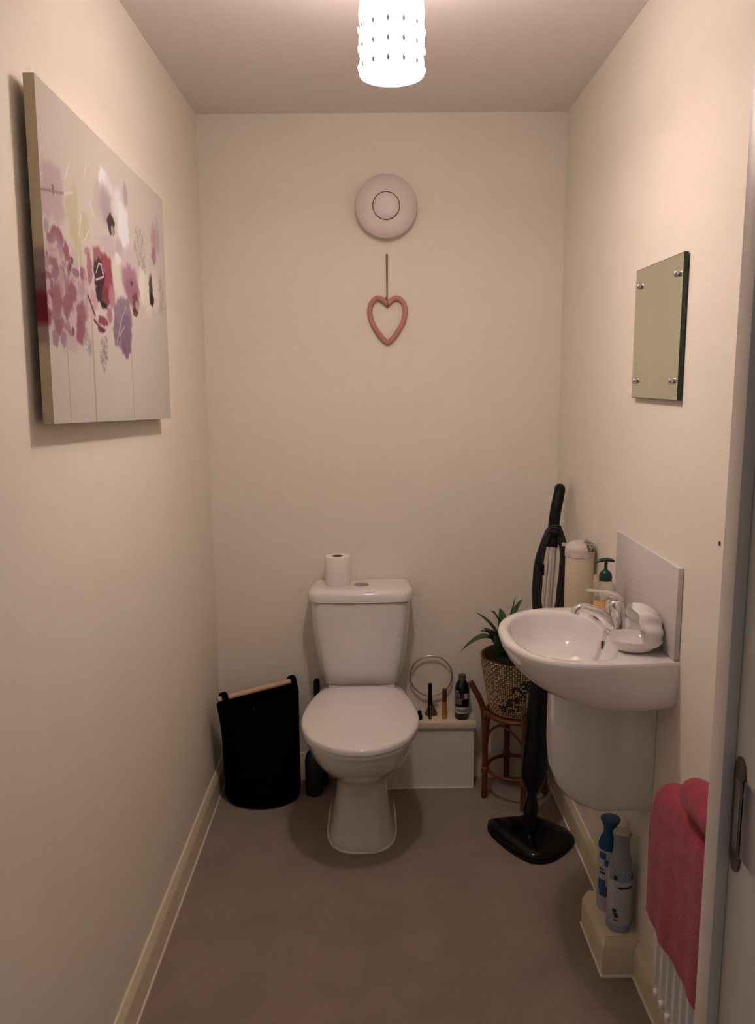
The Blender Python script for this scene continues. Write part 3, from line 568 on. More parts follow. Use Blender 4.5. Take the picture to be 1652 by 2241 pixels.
nt.links.new(at_.outputs['Color'], nt.nodes['Principled BSDF'].inputs['Base Color'])
me.materials.append(M_canvas); me.update()
cvr = thing('canvas_picture', 'cream canvas print of pink and purple flowers hanging slightly crooked', 'picture', (-.613, 1.849, 1.715))
cvo = bpy.data.objects.new('printed_canvas', me); COL.objects.link(cvo); cvo.parent = cvr
bar = MB().box(L+.6128, .0005, -.36, .36, .12, .15).build('hanging_batten', mat('pine_batten', (.45, .32, .2), .8)); bar.parent = cvr
cvr.rotation_euler = (-.036, 0, 0)
# ------------------------------------------------------------------ laundry bag
bag = thing('laundry_bag', 'black round-bottomed fabric laundry bag with wooden rod handle', 'bag', (-.455, 2.79, 0))
e0 = Vector((-.578, 2.690, .418)); e1 = Vector((-.336, 2.862, .418))       # ends of the wooden rod
ax = (e1-e0).normalized(); nr = Vector((-ax.y, ax.x, 0)); mid = (e0+e1)/2
def bagring(z, t, n=56, k=1):
    out = []
    for j in range(n):
        a = 2*pi*j/n
        b = Vector((-.455+.139*k*cos(a), 2.793+.112*k*sin(a), z))                               # round bottom
        c, s = cos(a), sin(a)
        ph = a-atan2(ax.y, ax.x)
        top = mid+ax*(.158*math.copysign(abs(cos(ph))**.8, cos(ph)))*k+nr*(.062*math.copysign(abs(sin(ph))**.9, sin(ph)))*k
        w = 1+.012*sin(7*a+z*20)*t
        p = b.lerp(Vector((top.x, top.y, z)), t); p = Vector((mid.x*t-.455*(1-t), mid.y*t+2.793*(1-t), z)).lerp(p, w)
        dip = .0 if t < .99 else 0
        p.z = z
        out.append(tuple(p))
    return out
m = MB()
m.loft([bagring(.001, 0, k=.86), bagring(.004, 0, k=.93), bagring(.014, 0, k=.985), bagring(.03, 0), bagring(.10, .06), bagring(.18, .18), bagring(.26, .4), bagring(.32, .65), bagring(.37, .9), bagring(.395, 1), bagring(.395, 1, k=.96), bagring(.33, .7, k=.95), bagring(.10, .1, k=.93)], True, True)
m.build('bag_body', M_black, bag, smooth=70)
m = MB(); m.tube([e0-ax*.012, e0, e1, e1+ax*.006], .0095, 16)
m.build('wooden_rod', mat('pale_beech_wood', (.62, .43, .27), .55, noise=.08, nscale=30), bag)
for P, s in ((e0, 1), (e1, -1)):
    c0 = P+ax*s*.012
    path = [c0+nr*.028+Vector((0, 0, -.045)), c0+nr*.020+Vector((0, 0, -.012)), c0+nr*.010+Vector((0, 0, .012)), c0+Vector((0, 0, .0165)), c0-nr*.010+Vector((0, 0, .012)), c0-nr*.020+Vector((0, 0, -.012)), c0-nr*.028+Vector((0, 0, -.045))]
    for w in (-.007, .0, .007):
        m = MB(); m.tube([p+ax*w for p in catmull(path, 5)], .0045, 8); m.build('handle_loop', M_black, bag, smooth=60)
ey = MB(); ey.tube([(.0035*cos(2*pi*i/10), 0, .0035*sin(2*pi*i/10)) for i in range(10)], .0013, 6, closed=True)
e_o = None; M_eye = mat('grey_metal_eyelet', (.16, .17, .18), .4, metal=.8)
for i in range(9):
    ph = -pi/2-.9+2.2*i/8
    p = mid+ax*.160*cos(ph)+nr*.064*sin(ph)
    if e_o is None: e_o = ey.build('eyelet', M_eye); q = e_o
    else: q = e_o.copy(); COL.objects.link(q)
    q.location = (p.x, p.y, .377); q.rotation_euler = (0, 0, atan2(ax.y, ax.x)+ph+pi/2); q.parent = bag; q.matrix_parent_inverse = parent_world(bag).inverted()

# slim things in the dark between the bag and the toilet
tb = thing('toilet_brush', 'black toilet brush with slim upright handle beside the cistern', 'toilet brush', (-.256, 2.875, 0))
m = MB(); m.lathe([(.001, 0), (.034, 0), (.036, .006), (.034, .12), (.031, .125), (.012, .128), (.001, .128)], 24, (-.256, 2.875, 0), cap0=False, cap1=False); m.build('holder', M_blackm, tb)
m = MB(); m.lathe([(.001, .126), (.008, .126), (.007, .30), (.011, .34), (.012, .405), (.008, .416), (.001, .418)], 16, (-.256, 2.875, 0), cap0=False, cap1=False); m.build('handle', M_blackm, tb)
cbt = thing('cleaning_bottle', 'dark grey cleaning bottle in the shadow between bag and toilet pan', 'bottle', (-.268, 2.805, 0))
m = MB(); m.lathe([(.001, 0), (.030, 0), (.032, .005), (.032, .13), (.027, .155), (.014, .17), (.013, .18), (.001, .18)], 24, (-.268, 2.805, 0), cap0=False, cap1=False); m.build('bottle_body', mat('dull_grey_bottle', (.022, .025, .026), .4), cbt, smooth=50)
m = MB(); m.lathe([(.001, .178), (.016, .178), (.016, .205), (.013, .21), (.001, .21)], 20, (-.268, 2.805, 0), cap0=False, cap1=False); m.build('cap', mat('dark_teal_cap', (.02, .05, .05), .4), cbt)

# ------------------------------------------------------------------ things on the ledge
ring = thing('hoop_ornament', 'thin metal hoop on a small brass cone stand on the ledge', 'ornament', (.171, 2.902, LZ))
M_hoop = mat('pale_gold_metal', (.80, .72, .62), .22, metal=1)
M_oldb = mat('dull_brass', (.20, .14, .05), .4, metal=.6)
m = MB(); m.tube([(.171+.0785*cos(2*pi*i/64), 2.907, .412+.0785*sin(2*pi*i/64)*1.0+.0) for i in range(64)], .0031, 8, closed=True); m.build('hoop', M_hoop, ring, smooth=60)
m = MB(); m.lathe([(.001, 0), (.0245, 0), (.0245, .004), (.017, .018), (.009, .034), (.005, .048), (.0045, .072), (.001, .072)], 24, (.171, 2.901, LZ), cap0=False, cap1=False); m.build('cone_stand', M_oldb, ring, smooth=60)
m = MB(); m.tube([(.172, 2.896, .336), (.190, 2.896, .339), (.197, 2.897, .341)], [.003, .0035, .002], 8); m.build('clasp', M_hoop, ring)

ms = thing('mascara_tube', 'slim black mascara tube with pale lettering standing before the hoop', 'cosmetic tube', (.164, 2.862, LZ))
c = (.164, 2.858, LZ)
m = MB(); m.lathe([(.001, .062), (.0072, .062), (.0075, .066), (.0072, .135), (.006, .138), (.001, .138)], 20, c, cap0=False, cap1=False); m.build('cap', M_blackp, ms)
m = MB(); m.lathe([(.001, 0), (.0068, 0), (.0072, .003), (.0072, .062), (.001, .062)], 20, c, cap0=False, cap1=False); mt = m.build('tube_body', M_blackp, ms)
m = MB()
for k in range(5): m.box(c[0]-.0004+.0012*(k % 2), c[0]+.0022, c[1]-.0079, c[1]-.0072, c[2]+.006+k*.010, c[2]+.013+k*.010)
m.build('lettering', mat('pale_pink_print', (.55, .45, .45), .6), mt)
gt = thing('lip_gloss_tube', 'amber tube with brown cap standing between mascara and dark bottle', 'cosmetic tube', (.217, 2.862, LZ))
c = (.217, 2.858, LZ)
m = MB(); m.lathe([(.001, .067), (.0085, .067), (.0088, .07), (.0085, .115), (.007, .1165), (.001, .1165)], 20, c, cap0=False, cap1=False); m.build('cap', mat('brown_cap', (.13, .028, .006), .35), gt)
m = MB(); m.lathe([(.001, 0), (.0088, 0), (.0092, .003), (.0092, .064), (.006, .067), (.001, .067)], 20, c, cap0=False, cap1=False); m.build('tube_body', mat('amber_tube', (.40, .20, .05), .2, coat=.3), gt)
nb = thing('nail_polish_cap', 'tiny black cap-shaped bottle on the ledge next to the toilet lid', 'cosmetic bottle', (.125, 2.858, LZ))
m = MB(); m.lathe([(.001, 0), (.010, 0), (.011, .003), (.0105, .012), (.009, .016), (.001, .016)], 20, (.125, 2.855, LZ), cap0=False, cap1=False); m.build('bottle_body', M_blackp, nb)
m = MB(); m.lathe([(.001, .016), (.0085, .016), (.0075, .032), (.005, .034), (.001, .034)], 20, (.125, 2.855, LZ), cap0=False, cap1=False); m.build('cap', M_blackm, nb)
db = thing('dark_bottle', 'dark glossy bottle with black and white label on the ledge', 'bottle', (.283, 2.87, LZ))
c = (.283, 2.866, LZ)
m = MB(); m.lathe([(.001, 0), (.025, 0), (.027, .004), (.027, .112), (.0265, .122), (.022, .136), (.0135, .146), (.012, .150), (.001, .150)], 32, c, cap0=False, cap1=False); m.build('bottle_body', mat('black_green_glass', (.004, .007, .009), .08, coat=.3), db, smooth=50)
m = MB(); m.lathe([(.001, .149), (.0135, .149), (.0138, .153), (.0132, .168), (.001, .169)], 24, c, cap0=False, cap1=False); m.build('cap', mat('smoky_grey_cap', (.09, .085, .08), .35), db)
def wrap(c, r, a0, a1, z0, z1, n=10):
    return [[(c[0]+r*cos(radians(a0+(a1-a0)*i/n)), c[1]+r*sin(radians(a0+(a1-a0)*i/n)), c[2]+z) for i in range(n+1)] for z in (z0, z1)]
M_lw = mat('white_label_print', (.55, .52, .50), .6); M_lg = mat('grey_label_print', (.14, .15, .16), .6); M_lr = mat('dark_red_print', (.10, .02, .02), .6)
m = MB(); m.cur = 0; m.loft(wrap(c, .02715, 205, 335, .024, .050), False, False, False)
m.cur = 1; m.loft(wrap(c, .0272, 200, 262, .060, .085), False, False, False); m.loft(wrap(c, .0272, 200, 250, .088, .106), False, False, False)
m.cur = 0; m.loft(wrap(c, .0273, 283, 318, .082, .103), False, False, False); m.loft(wrap(c, .0273, 205, 240, .108, .112), False, False, False)
m.cur = 2; m.loft(wrap(c, .0273, 262, 280, .078, .102), False, False, False)
for k in range(5): m.cur = 1; m.loft(wrap(c, .0275, 222+k*17, 234+k*17, .033, .042), False, False, False, )
m.build('label', [M_lw, M_lg, M_lr], db)

# ------------------------------------------------------------------ rattan plant stand
SX, SY = .468, 2.775
st = thing('plant_stand', 'brown bent-cane plant stand under the woven pot', 'plant stand', (SX, SY, 0))
M_cane = mat('red_brown_cane', (.15, .040, .013), .38, noise=.25, nscale=25)
M_bind = mat('cane_binding', (.20, .065, .02), .5)
SZ = .330
def circ(r, z, n=40): return [(SX+r*cos(2*pi*i/n), SY+r*sin(2*pi*i/n), z) for i in range(n)]
MB().tube(circ(.105, SZ-.006), .008, 10, closed=True).build('seat_ring', M_cane, st, smooth=60)
m = MB(); m.lathe([(.001, 0), (.098, 0), (.098, .006), (.001, .006)], 32, (SX, SY, SZ-.008), cap0=False, cap1=False); m.build('seat_disc', M_cane, st)
MB().tube(circ(.100, .108), .0065, 10, closed=True).build('foot_ring', M_cane, st, smooth=60)
for k in range(4):
    a = radians(186+90*k); d = Vector((cos(a), sin(a), 0)); c = Vector((SX, SY, 0)); tg = Vector((-d.y, d.x, 0))
    top = .168 if k == 0 else .150
    if k in (1,): top = .134
    MB().tube(catmull([c+d*.113+Vector((0, 0, .004)), c+d*.112+Vector((0, 0, .15)), c+d*.116+Vector((0, 0, .30)), c+d*.128+Vector((0, 0, .365)), c+d*top+Vector((0, 0, .445 if k == 0 else .37))], 6), .011, 12).build('leg', M_cane, st, smooth=60)
    for zc in (.108, .326):
        m = MB(); m.lathe([(.0112, -.013), (.0135, -.012), (.0150, -.009), (.0135, -.006), (.0150, -.002), (.0135, .001), (.0150, .004), (.0135, .007), (.0145, .010), (.0112, .013)], 14, tuple(c+d*.1125+Vector((0, 0, zc))), cap0=False, cap1=False)
        m.build('binding', M_bind, st, smooth=60)
    a2 = a+pi/2; d2 = Vector((cos(a2), sin(a2), 0))
    arch = [c+d*.106+Vector((0, 0, .20)), c+d*.100+d2*.012+Vector((0, 0, .255)), c+(d+d2).normalized()*.100+Vector((0, 0, .305)), c+d2*.100+d*.012+Vector((0, 0, .255)), c+d2*.106+Vector((0, 0, .20))]
    MB().tube(catmull(arch, 6), .0045, 8).build('arch_brace', M_cane, st, smooth=60)

# ------------------------------------------------------------------ plant in a woven pot
pp = thing('potted_plant', 'spiky green leafed plant in a woven brown and cream basket pot', 'plant', (SX, SY, SZ+.004))
PZ0, PZ1 = SZ+.002, .540
def prad(t): return .090+.041*t**.8
m = MB(); m.lathe([(.001, 0)]+[(prad(t/8)-.0025, (PZ1-PZ0)*t/8) for t in range(9)]+[(prad(1)-.008, PZ1-PZ0-.001)]+[(prad(t/8)-.010, (PZ1-PZ0)*t/8) for t in range(8, 3, -1)], 56, (SX, SY, PZ0), cap0=False, cap1=False)
pot = m.build('basket_wall', mat('brown_basket_core', (.10, .062, .03), .8), pp, smooth=50)
M_wv = [mat('pale_straw_weave', (.60, .46, .28), .6), mat('brown_straw_weave', (.27, .17, .085), .7), mat('dark_grey_weave', (.03, .026, .028), .7)]
wv = MB(); NC, NRW = 84, 26; rnd = random.Random(3)
for i in range(NRW):
    for j in range(NC):
        t0, t1 = (i+.10)/NRW, (i+.86)/NRW; a0, a1 = 2*pi*(j+.12)/NC, 2*pi*(j+.84)/NC
        am = (a0+a1)/2; tm = (t0+t1)/2
        az = math.degrees(am)
        dia = (az-240)/50-(tm-.12)*1.55+rnd.uniform(-.22, .22)
        dark = -.25 < dia < .22 and .1 < tm < .85
        wv.cur = 2 if dark and rnd.random() < .8 else (0 if (i+j) % 2 else 1)
        if wv.cur == 1 and rnd.random() < .35: wv.cur = 0
        z0, z1 = PZ0+(PZ1-PZ0)*t0, PZ0+(PZ1-PZ0)*t1
        def pt(a, t, z, o): r = prad(t)+o; return (SX+r*cos(a), SY+r*sin(a), z)
        da, dz = (a1-a0)*.22, (z1-z0)*.22; dt = (t1-t0)*.22
        vs_ = [pt(a0, t0, z0, -.0024), pt(a1, t0, z0, -.0024), pt(a1, t1, z1, -.0024), pt(a0, t1, z1, -.0024),
               pt(a0+da, t0+dt, z0+dz, .001), pt(a1-da, t0+dt, z0+dz, .001), pt(a1-da, t1-dt, z1-dz, .001), pt(a0+da, t1-dt, z1-dz, .001)]
        wv.add(vs_, [(4, 5, 6, 7), (0, 1, 5, 4), (1, 2, 6, 5), (2, 3, 7, 6), (3, 0, 4, 7)])
w = wv.build('weave', M_wv, pp, smooth=0); w['kind'] = 'stuff'
m = MB(); m.lathe([(.001, .010), (.06, .007), (.115, .0), (.115, -.02), (.001, -.02)], 40, (SX, SY, PZ1-.04), cap0=False, cap1=False)
m.build('soil', mat('dark_soil', (.02, .013, .008), .95, bump=.8, bscale=120), pp, smooth=50)
M_leaf = mat('deep_green_leaf', (.030, .085, .018), .4, noise=.3, nscale=18)
def leaf(root, midp, tip, w, roll=0):
    root, midp, tip = Vector(root), Vector(midp), Vector(tip); rings = []
    n = 14
    for i in range(n+1):
        t = i/n; p = root*(1-t)**2+midp*2*t*(1-t)+tip*t*t
        d = ((midp-root)*(1-t)+(tip-midp)*t).normalized()
        sd_ = d.cross(Vector((0, 0, 1)));
        if sd_.length < .05: sd_ = Vector((1, 0, 0))
        sd_.normalize(); nu = sd_.cross(d).normalized()
        sd2 = sd_*cos(roll)+nu*sin(roll); nu2 = nu*cos(roll)-sd_*sin(roll)
        ww = w*(min(1, .45+2.2*t)*(1-t**2.2)**.9+.0006)
        rings.append([tuple(p+sd2*ww*a+nu2*(ww*b)) for a, b in ((-1, .28), (-.5, .05), (0, -.06), (.5, .05), (1, .28), (.5, -.02), (0, -.16), (-.5, -.02))])
    m = MB(); m.loft(rings); m.build('leaf', M_leaf, pp, smooth=60)
c = (.415, 2.74, .545)
LV = [((.365, 2.68, .700), (.249, 2.665, .585), .020, 0), ((.395, 2.73, .66), (.310, 2.72, .713), .017, .3), ((.41, 2.68, .70), (.352, 2.655, .738), .022, .5),
      ((.37, 2.66, .68), (.313, 2.622, .674), .021, -.1), ((.43, 2.68, .60), (.39, 2.60, .62), .020, 0), ((.45, 2.66, .64), (.47, 2.60, .68), .02, 0),
      ((.45, 2.80, .70), (.500, 2.85, .725), .014, .2), ((.50, 2.76, .66), (.575, 2.75, .64), .018, 0), ((.43, 2.82, .66), (.42, 2.88, .68), .018, 0),
      ((.48, 2.72, .70), (.53, 2.69, .70), .018, .2), ((.40, 2.79, .62), (.345, 2.84, .62), .018, 0), ((.44, 2.75, .70), (.455, 2.75, .76), .016, .4),
      ((.39, 2.72, .60), (.345, 2.70, .640), .018, .2), ((.385, 2.69, .61), (.37, 2.64, .66), .020, .3)]
for mp, tp_, w_, ro in LV: leaf(c, mp, tp_, w_*1.4, ro)

# ------------------------------------------------------------------ upright steam mop
mp = thing('steam_mop', 'black upright steam mop with triangular foot and coiled cord', 'mop', (.475, 2.46, 0))
# triangular foot
def foot(z, k):
    P = [(.336, 2.540), (.352, 2.572), (.44, 2.588), (.50, 2.588), (.590, 2.515), (.611, 2.470), (.606, 2.440), (.56, 2.385), (.515, 2.349), (.475, 2.338), (.435, 2.352), (.385, 2.415), (.347, 2.490)]
    c = Vector((.473, 2.48, 0)); Q = []
    pts = [Vector((x, y, 0)) for x, y in P]; N = len(pts)
    for i in range(N):
        a, b, cc, d = pts[i-1], pts[i], pts[(i+1) % N], pts[(i+2) % N]
        for j in range(4):
            t = j/4; Q.append(.5*((2*b)+(cc-a)*t+(2*a-5*b+4*cc-d)*t*t+(3*b-a-3*cc+d)*t**3))
    return [tuple(c+(q-c)*k+Vector((0, 0, z))) for q in Q]
m = MB(); m.loft([foot(.001, .97), foot(.004, .99), foot(.011, .99), foot(.014, .97)]); m.build('pad', M_blackm, mp, smooth=50)
m = MB(); m.loft([foot(.015, .955), foot(.018, .985), foot(.026, .97), foot(.033, .88), foot(.039, .70), foot(.046, .40), foot(.050, .15)]); m.build('foot', M_blackp, mp, smooth=60)
AX = lambda z: Vector((.468+.106*(z-.1)/1.04, 2.475+.215*(z-.1)/1.04, z))
def mring(z, rx, ry, n=28, e=2.6):
    c = AX(z); out = []
    for j in range(n):
        a = 2*pi*j/n; c_, s_ = cos(a), sin(a)
        out.append((c.x+rx*math.copysign(abs(c_)**(2/e), c_), c.y+ry*math.copysign(abs(s_)**(2/e), s_), z))
    return out
m = MB(); m.loft([mring(.045, .020, .020), mring(.06, .024, .022), mring(.075, .020, .020), mring(.09, .022, .022), mring(.115, .026, .025), mring(.135, .022, .022), mring(.155, .016, .016), mring(.185, .016, .016)]); m.build('swivel_joint', M_blackp, mp, smooth=60)
m = MB(); m.loft([mring(.175, .020, .020), mring(.20, .036, .030), mring(.235, .044, .036), mring(.33, .042, .036), mring(.45, .036, .032), mring(.58, .033, .028), mring(.68, .028, .024), mring(.735, .022, .020), mring(.745, .016, .016)]); m.build('water_tank_body', M_blackp, mp, smooth=60)
m = MB(); m.tube([AX(.74), AX(.97)], .0165, 20); m.build('pole', mat('satin_silver_pole', (.72, .68, .66), .28, metal=.75), mp, smooth=60)
hp = [AX(.955), AX(1.00), AX(1.045), AX(1.085)+Vector((.003, 0, 0)), AX(1.115)+Vector((.008, .004, 0)), AX(1.138)+Vector((.013, .012, 0)), AX(1.142)+Vector((.017, .035, 0)), AX(1.13)+Vector((.02, .055, 0))]
m = MB(); m.tube(catmull(hp, 6), [.0185]*27+[.018]*8+[.0165]*8, 18); m.build('handle', M_blackm, mp, smooth=60)
# cord wound between two hooks
M_cord = mat('black_cord', (.012, .011, .012), .5)
m = MB(); rnd = random.Random(5)
base = AX(.78); topc = AX(1.0)
for k in range(8):
    w0 = .032+.0036*k; zt = 1.008+.003*k; zb = .735-.006*k; of = -.016-.002*(k % 3)
    lp = []
    for i in range(28):
        a = 2*pi*i/28; s_, c_ = sin(a), cos(a)
        z = (zt+zb)/2+(zt-zb)/2*c_; cc = AX(z)
        wx = w0*math.copysign(abs(s_)**.6, s_)*(1.0 if s_ < 0 else .92)*(1-.28*max(0, c_)**2)
        lp.append((cc.x+wx+.002*rnd.uniform(-1, 1), cc.y+of+.003*rnd.uniform(-1, 1), z))
    m.tube(lp, .0042, 7, closed=True)
m.build('power_cord', M_cord, mp, smooth=60)
m = MB(); cc = AX(.90); m.box(cc.x-.042, cc.x-.026, cc.y-.028, cc.y-.008, .868, .905, bev=.003); m.build('plug', M_blackm, mp)
m = MB(); cc = AX(.965); m.box(cc.x+.026, cc.x+.046, cc.y-.029, cc.y-.010, .963, .974, bev=.002); m.build('cord_tie', mat('white_cord_tie', (.62, .58, .56), .6), mp)
for z in (.742, 1.006):
    cc = AX(z); MB().box(cc.x-.016, cc.x+.016, cc.y-.030, cc.y+.004, z-.010, z+.004, bev=.003).build('cord_hook', M_blackm, mp)

# ------------------------------------------------------------------ cream cylinder fixed to the wall behind the basin
cc = thing('cream_canister', 'tall cream cylinder with grey collar and dark mottled top on the wall beyond the basin', 'canister', (.582, 2.385, .50))
c = (.579, 2.385, 0)
M_can = mat('cream_canister_plastic', (.74, .65, .46), .45)
m = MB(); m.lathe([(.001, .52), (.038, .52), (.042, .526), (.042, .987), (.001, .987)], 36, c, cap0=False, cap1=False); m.build('canister_body', M_can, cc, smooth=50)
dome = [(.0442*cos(t*pi/2/8)**.8, 1.003+.028*sin(t*pi/2/8)) for t in range(8)]
m = MB(); m.lathe([(.001, .985), (.0440, .985)]+dome+[(.001, 1.031)], 36, c, cap0=False, cap1=False); m.build('collar', mat('grey_collar', (.60, .545, .50), .4), cc, smooth=50)
m = MB()
M_mot = mat('mottled_dark_vent', (.05, .045, .04), .35)
nt = M_mot.node_tree; vo = nt.nodes.new('ShaderNodeTexVoronoi'); vo.inputs['Scale'].default_value = 150; rp = nt.nodes.new('ShaderNodeValToRGB')
rp.color_ramp.elements[0].color = (.02, .018, .016, 1); rp.color_ramp.elements[1].color = (.36, .33, .29, 1); rp.color_ramp.elements[0].position = .35; rp.color_ramp.elements[1].position = .6
nt.links.new(nt.nodes['Texture Coordinate'].outputs['Object'], vo.inputs['Vector']); nt.links.new(vo.outputs['Distance'], rp.inputs[0]); nt.links.new(rp.outputs[0], nt.nodes['Principled BSDF'].inputs['Base Color'])
def arcs(off): return [[(c[0]+(.0442*cos(t*pi/2)**.8+off)*cos(a), c[1]+(.0442*cos(t*pi/2)**.8+off)*sin(a), 1.003+(.028+off)*sin(t*pi/2)) for t in [j/10 for j in range(9)]] for a in [radians(-72+i*8) for i in range(13)]]
A, B = arcs(.002), arcs(-.004)
m.loft(A, False, False, False); m.loft(B, False, False, False)
m.loft([[r[0] for r in A], [r[0] for r in B]], False, False, False); m.loft([[r[-1] for r in A], [r[-1] for r in B]], False, False, False); m.loft([A[0], B[0]], False, False, False); m.loft([A[-1], B[-1]], False, False, False)
m.build('top_grille', M_mot, cc, smooth=50)
MB().box(.595, R, 2.365, 2.405, .60, .93, bev=.003).build('wall_bracket', M_can, cc)

# ------------------------------------------------------------------ spray cans
def lathe_part(name, prof, c, mtl, par, n=28, sm=50):
    m = MB(); m.lathe(prof, n, c, cap0=False, cap1=False); return m.build(name, mtl, par, smooth=sm)
wc = thing('air_freshener_can', 'white and pale blue aerosol can with domed grey cap on skirting box', 'spray can', (.586, 1.905, BZ))
c = (.586, 1.903, BZ)
M_cw = mat('pale_grey_can', (.52, .52, .55), .35)
M_cb = mat('pale_blue_can', (.26, .33, .47), .35)
b_ = lathe_part('can_body', [(.001, 0), (.029, 0), (.031, .004), (.031, .155), (.0305, .168), (.001, .168)], c, M_cw, wc)
lathe_part('base_band', [(.0315, .003), (.0317, .006), (.0317, .020), (.0313, .022)], c, M_cb, b_)
m = MB(); m.loft(wrap(c, .0314, 195, 345, .142, .167, 20), False, False, False); m.build('blue_print', M_cb, b_)
m = MB(); m.loft(wrap(c, .0316, 246, 330, .124, .130, 16), False, False, False); m.build('navy_stripe', mat('navy_print', (.004, .006, .03), .5), b_)
m = MB()
for a0, a1, z0, z1 in ((222, 240, .058, .066), (226, 246, .050, .056), (232, 250, .044, .051), (228, 244, .034, .038), (310, 326, .146, .156), (222, 240, .146, .158)): m.loft(wrap(c, .0318, a0, a1, z0, z1, 6), False, False, False)
m.build('dark_print', mat('dark_print_ink', (.03, .022, .022), .5), b_)
m = MB()
for a0, a1, z0, z1 in ((205, 232, .112, .120), (212, 230, .121, .133), (206, 226, .134, .140)): m.loft(wrap(c, .0317, a0, a1, z0, z1, 6), False, False, False)
m.build('flower_print', mat('white_flower_ink', (.62, .58, .55), .5), b_)
lathe_part('cap', [(.001, .168), (.0295, .168), (.029, .180), (.024, .200), (.020, .214), (.020, .252), (.0225, .256), (.0225, .262), (.020, .264), (.001, .264)], c, mat('blue_grey_cap', (.30, .32, .36), .4), wc)
lathe_part('cap_top', [(.001, .2642), (.0205, .2642), (.0195, .2665), (.001, .267)], c, mat('pale_cap_top', (.60, .54, .46), .5), wc)
bc = thing('blue_spray_can', 'aerosol can with blue flared cap behind the pale can', 'spray can', (.583, 1.985, BZ))
c = (.580, 1.983, BZ)
b_ = lathe_part('can_body', [(.001, 0), (.027, 0), (.029, .004), (.029, .168), (.027, .176), (.001, .176)], c, M_cw, bc)
M_bl = mat('mid_blue_print', (.03, .09, .26), .4)
m = MB()
for a0, a1, z0, z1 in ((200, 238, .150, .170), (232, 262, .132, .150), (196, 240, .060, .092), (205, 250, .045, .075), (200, 228, .118, .124)): m.loft(wrap(c, .0294, a0, a1, z0, z1, 8), False, False, False)
m.build('blue_print', M_bl, b_)
m = MB(); m.loft(wrap(c, .0296, 205, 238, .108, .114, 6), False, False, False); m.build('dark_print', MATS['dark_print_ink'], b_)
lathe_part('cap', [(.001, .175), (.0285, .175), (.0285, .182), (.024, .200), (.0175, .214), (.0165, .226), (.019, .240), (.0255, .252), (.0255, .256), (.023, .257), (.001, .255)], c, mat('deep_blue_cap', (.008, .075, .21), .3), bc)

# ------------------------------------------------------------------ radiator and towel
rd = thing('radiator', 'white ridged panel radiator on the wall under the pink towel', 'radiator', (.575, 1.25, .23))
RY0, RY1, RZ0, RZ1 = .95, 1.535, .238, .678
M_rad = mat('white_radiator_enamel', (.74, .735, .73), .35)
prof = []; N = 17; pitch = (RY1-RY0)/N
for i in range(N):
    y = RY0+i*pitch; prof += [(y, 0), (y+pitch*.18, .010), (y+pitch*.55, .010), (y+pitch*.73, 0)]
prof.append((RY1, 0))
m = MB()
zs = [RZ0, RZ0+.012, RZ0+.03, RZ1-.03, RZ1-.012, RZ1]; am = [0, 0, 1, 1, 0, 0]
m.loft([[(.548-d*k, y, z) for y, d in prof] for z, k in zip(zs, am)], False, False, False)
m.loft([[(.556, y, z) for y, d in prof] for z in zs], False, False, False)
m.loft([[(.548, y, RZ0) for y, d in prof], [(.556, y, RZ0) for y, d in prof]], False, False, False); m.loft([[(.548, y, RZ1) for y, d in prof], [(.556, y, RZ1) for y, d in prof]], False, False, False)
m.build('front_panel', M_rad, rd, smooth=25)
MB().box(.588, .594, RY0, RY1, RZ0, RZ1, bev=.002).build('back_panel', M_rad, rd)
for y in (RY0, RY1-.004): MB().box(.5475, .594, y, y+.004, RZ0+.02, RZ1, bev=.001).build('side_cover', M_rad, rd)
MB().box(.5475, .594, RY0, RY1, RZ1-.002, RZ1+.003, bev=.001).build('top_grille', M_rad, rd)
for y in (1.06, 1.44): MB().box(.590, R, y, y+.03, .30, .53).build('wall_bracket', M_rad, rd)
M_clip = mat('white_clip', (.85, .84, .82), .3)
for k in range(4): MB().box(.540, .549, RY1-.012-.034*k-.014, RY1-.012-.034*k, RZ0-.008, RZ0+.006, bev=.002).build('bottom_clip', M_clip, rd)
MB().tube([(.552, RY1+.001, .35), (.552, RY1+.010, .35)], .008, 12).build('bleed_plug', M_clip, rd)
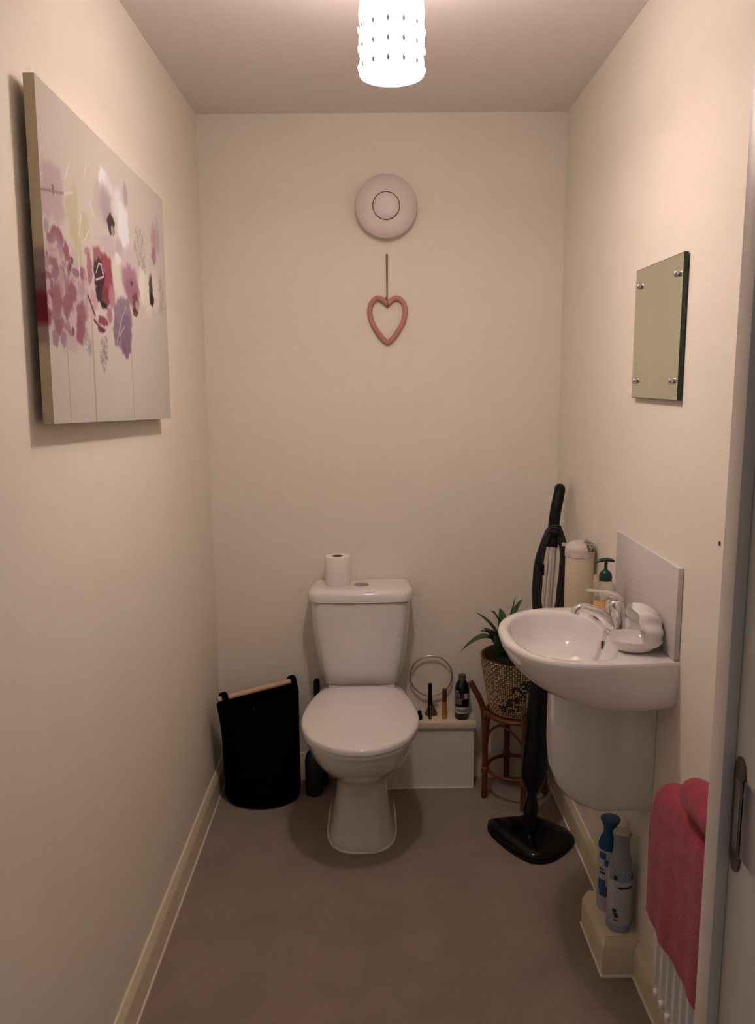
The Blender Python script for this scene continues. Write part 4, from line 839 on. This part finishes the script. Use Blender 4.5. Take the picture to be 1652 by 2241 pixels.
MB().tube([(.575, RY0+.02, RZ0+.004), (.575, RY0+.02, .0)], .007, 12).build('feed_pipe', M_chrome, rd)

M_pink = mat('raspberry_terry_towel', (.36, .055, .082), .95, spec=.05, noise=.2, nscale=28, bump=.8, bscale=330, sheen=.2)
tw = thing('pink_towel', 'raspberry pink terry towel draped over the radiator', 'towel', (.54, 1.3, .41))
ya, yb = 1.02, 1.552; NY = 60
def sheet(off):
    rows = []
    for i in range(NY+1):
        t = i/NY; y = ya+(yb-ya)*t
        q = max(0, (y-(yb-.05))/.05); drop = .030*(1-sqrt(max(0, 1-q*q)))      # rounded shoulder at the end
        fold = .0030*sin(y*40)+.0018*sin(y*83+1)
        zt = .699-drop
        pr = [(.5325, .405), (.5325, .44), (.533, .48), (.533, .52), (.533, .56), (.534, .60), (.535, .63), (.5375, zt-.030), (.541, zt-.016), (.547, zt-.006), (.556, zt), (.570, zt+.001), (.584, zt-.003), (.594, zt-.012), (.600, zt-.03), (.602, .62), (.603, .54)]
        row = []
        for k, (x, z) in enumerate(pr):
            lo = max(0, min(1, (.64-z)/.2)) if k < 8 else 0
            a = 0 if k < 7 else (k-6)/6*pi/2 if k < 13 else pi/2+(k-12)/4*pi/2
            row.append((min(x-off*cos(a)-fold*lo, R-.004), y, z+off*sin(a)))
        rows.append(row)
    return rows
A, B = sheet(.008), sheet(0)
m = MB(); m.loft([a+b[::-1] for a, b in zip(A, B)])
m.build('draped_sheet', M_pink, tw, smooth=70)
m = MB(); c0 = Vector((.560, 1.392, .745))
pts = [c0+Vector((-.012, .036, 0)), c0+Vector((-.011, .032, .0)), c0+Vector((-.008, .022, .001)), c0+Vector((-.004, .008, 0)), c0+Vector((.0, -.02, .0)), c0+Vector((.003, -.06, .0)), c0+Vector((.004, -.16, -.001)), c0+Vector((.0, -.30, 0))]
m.tube(pts, [.006, .018, .028, .034, .0365, .0365, .036, .036], 22); m.build('rolled_end', M_pink, tw, smooth=70)

for o in bpy.data.objects:
    if o.parent and o.name.split('.')[0] in ('lettering', 'label', 'dark_print', 'flower_print', 'blue_print'): o['kind'] = 'stuff'
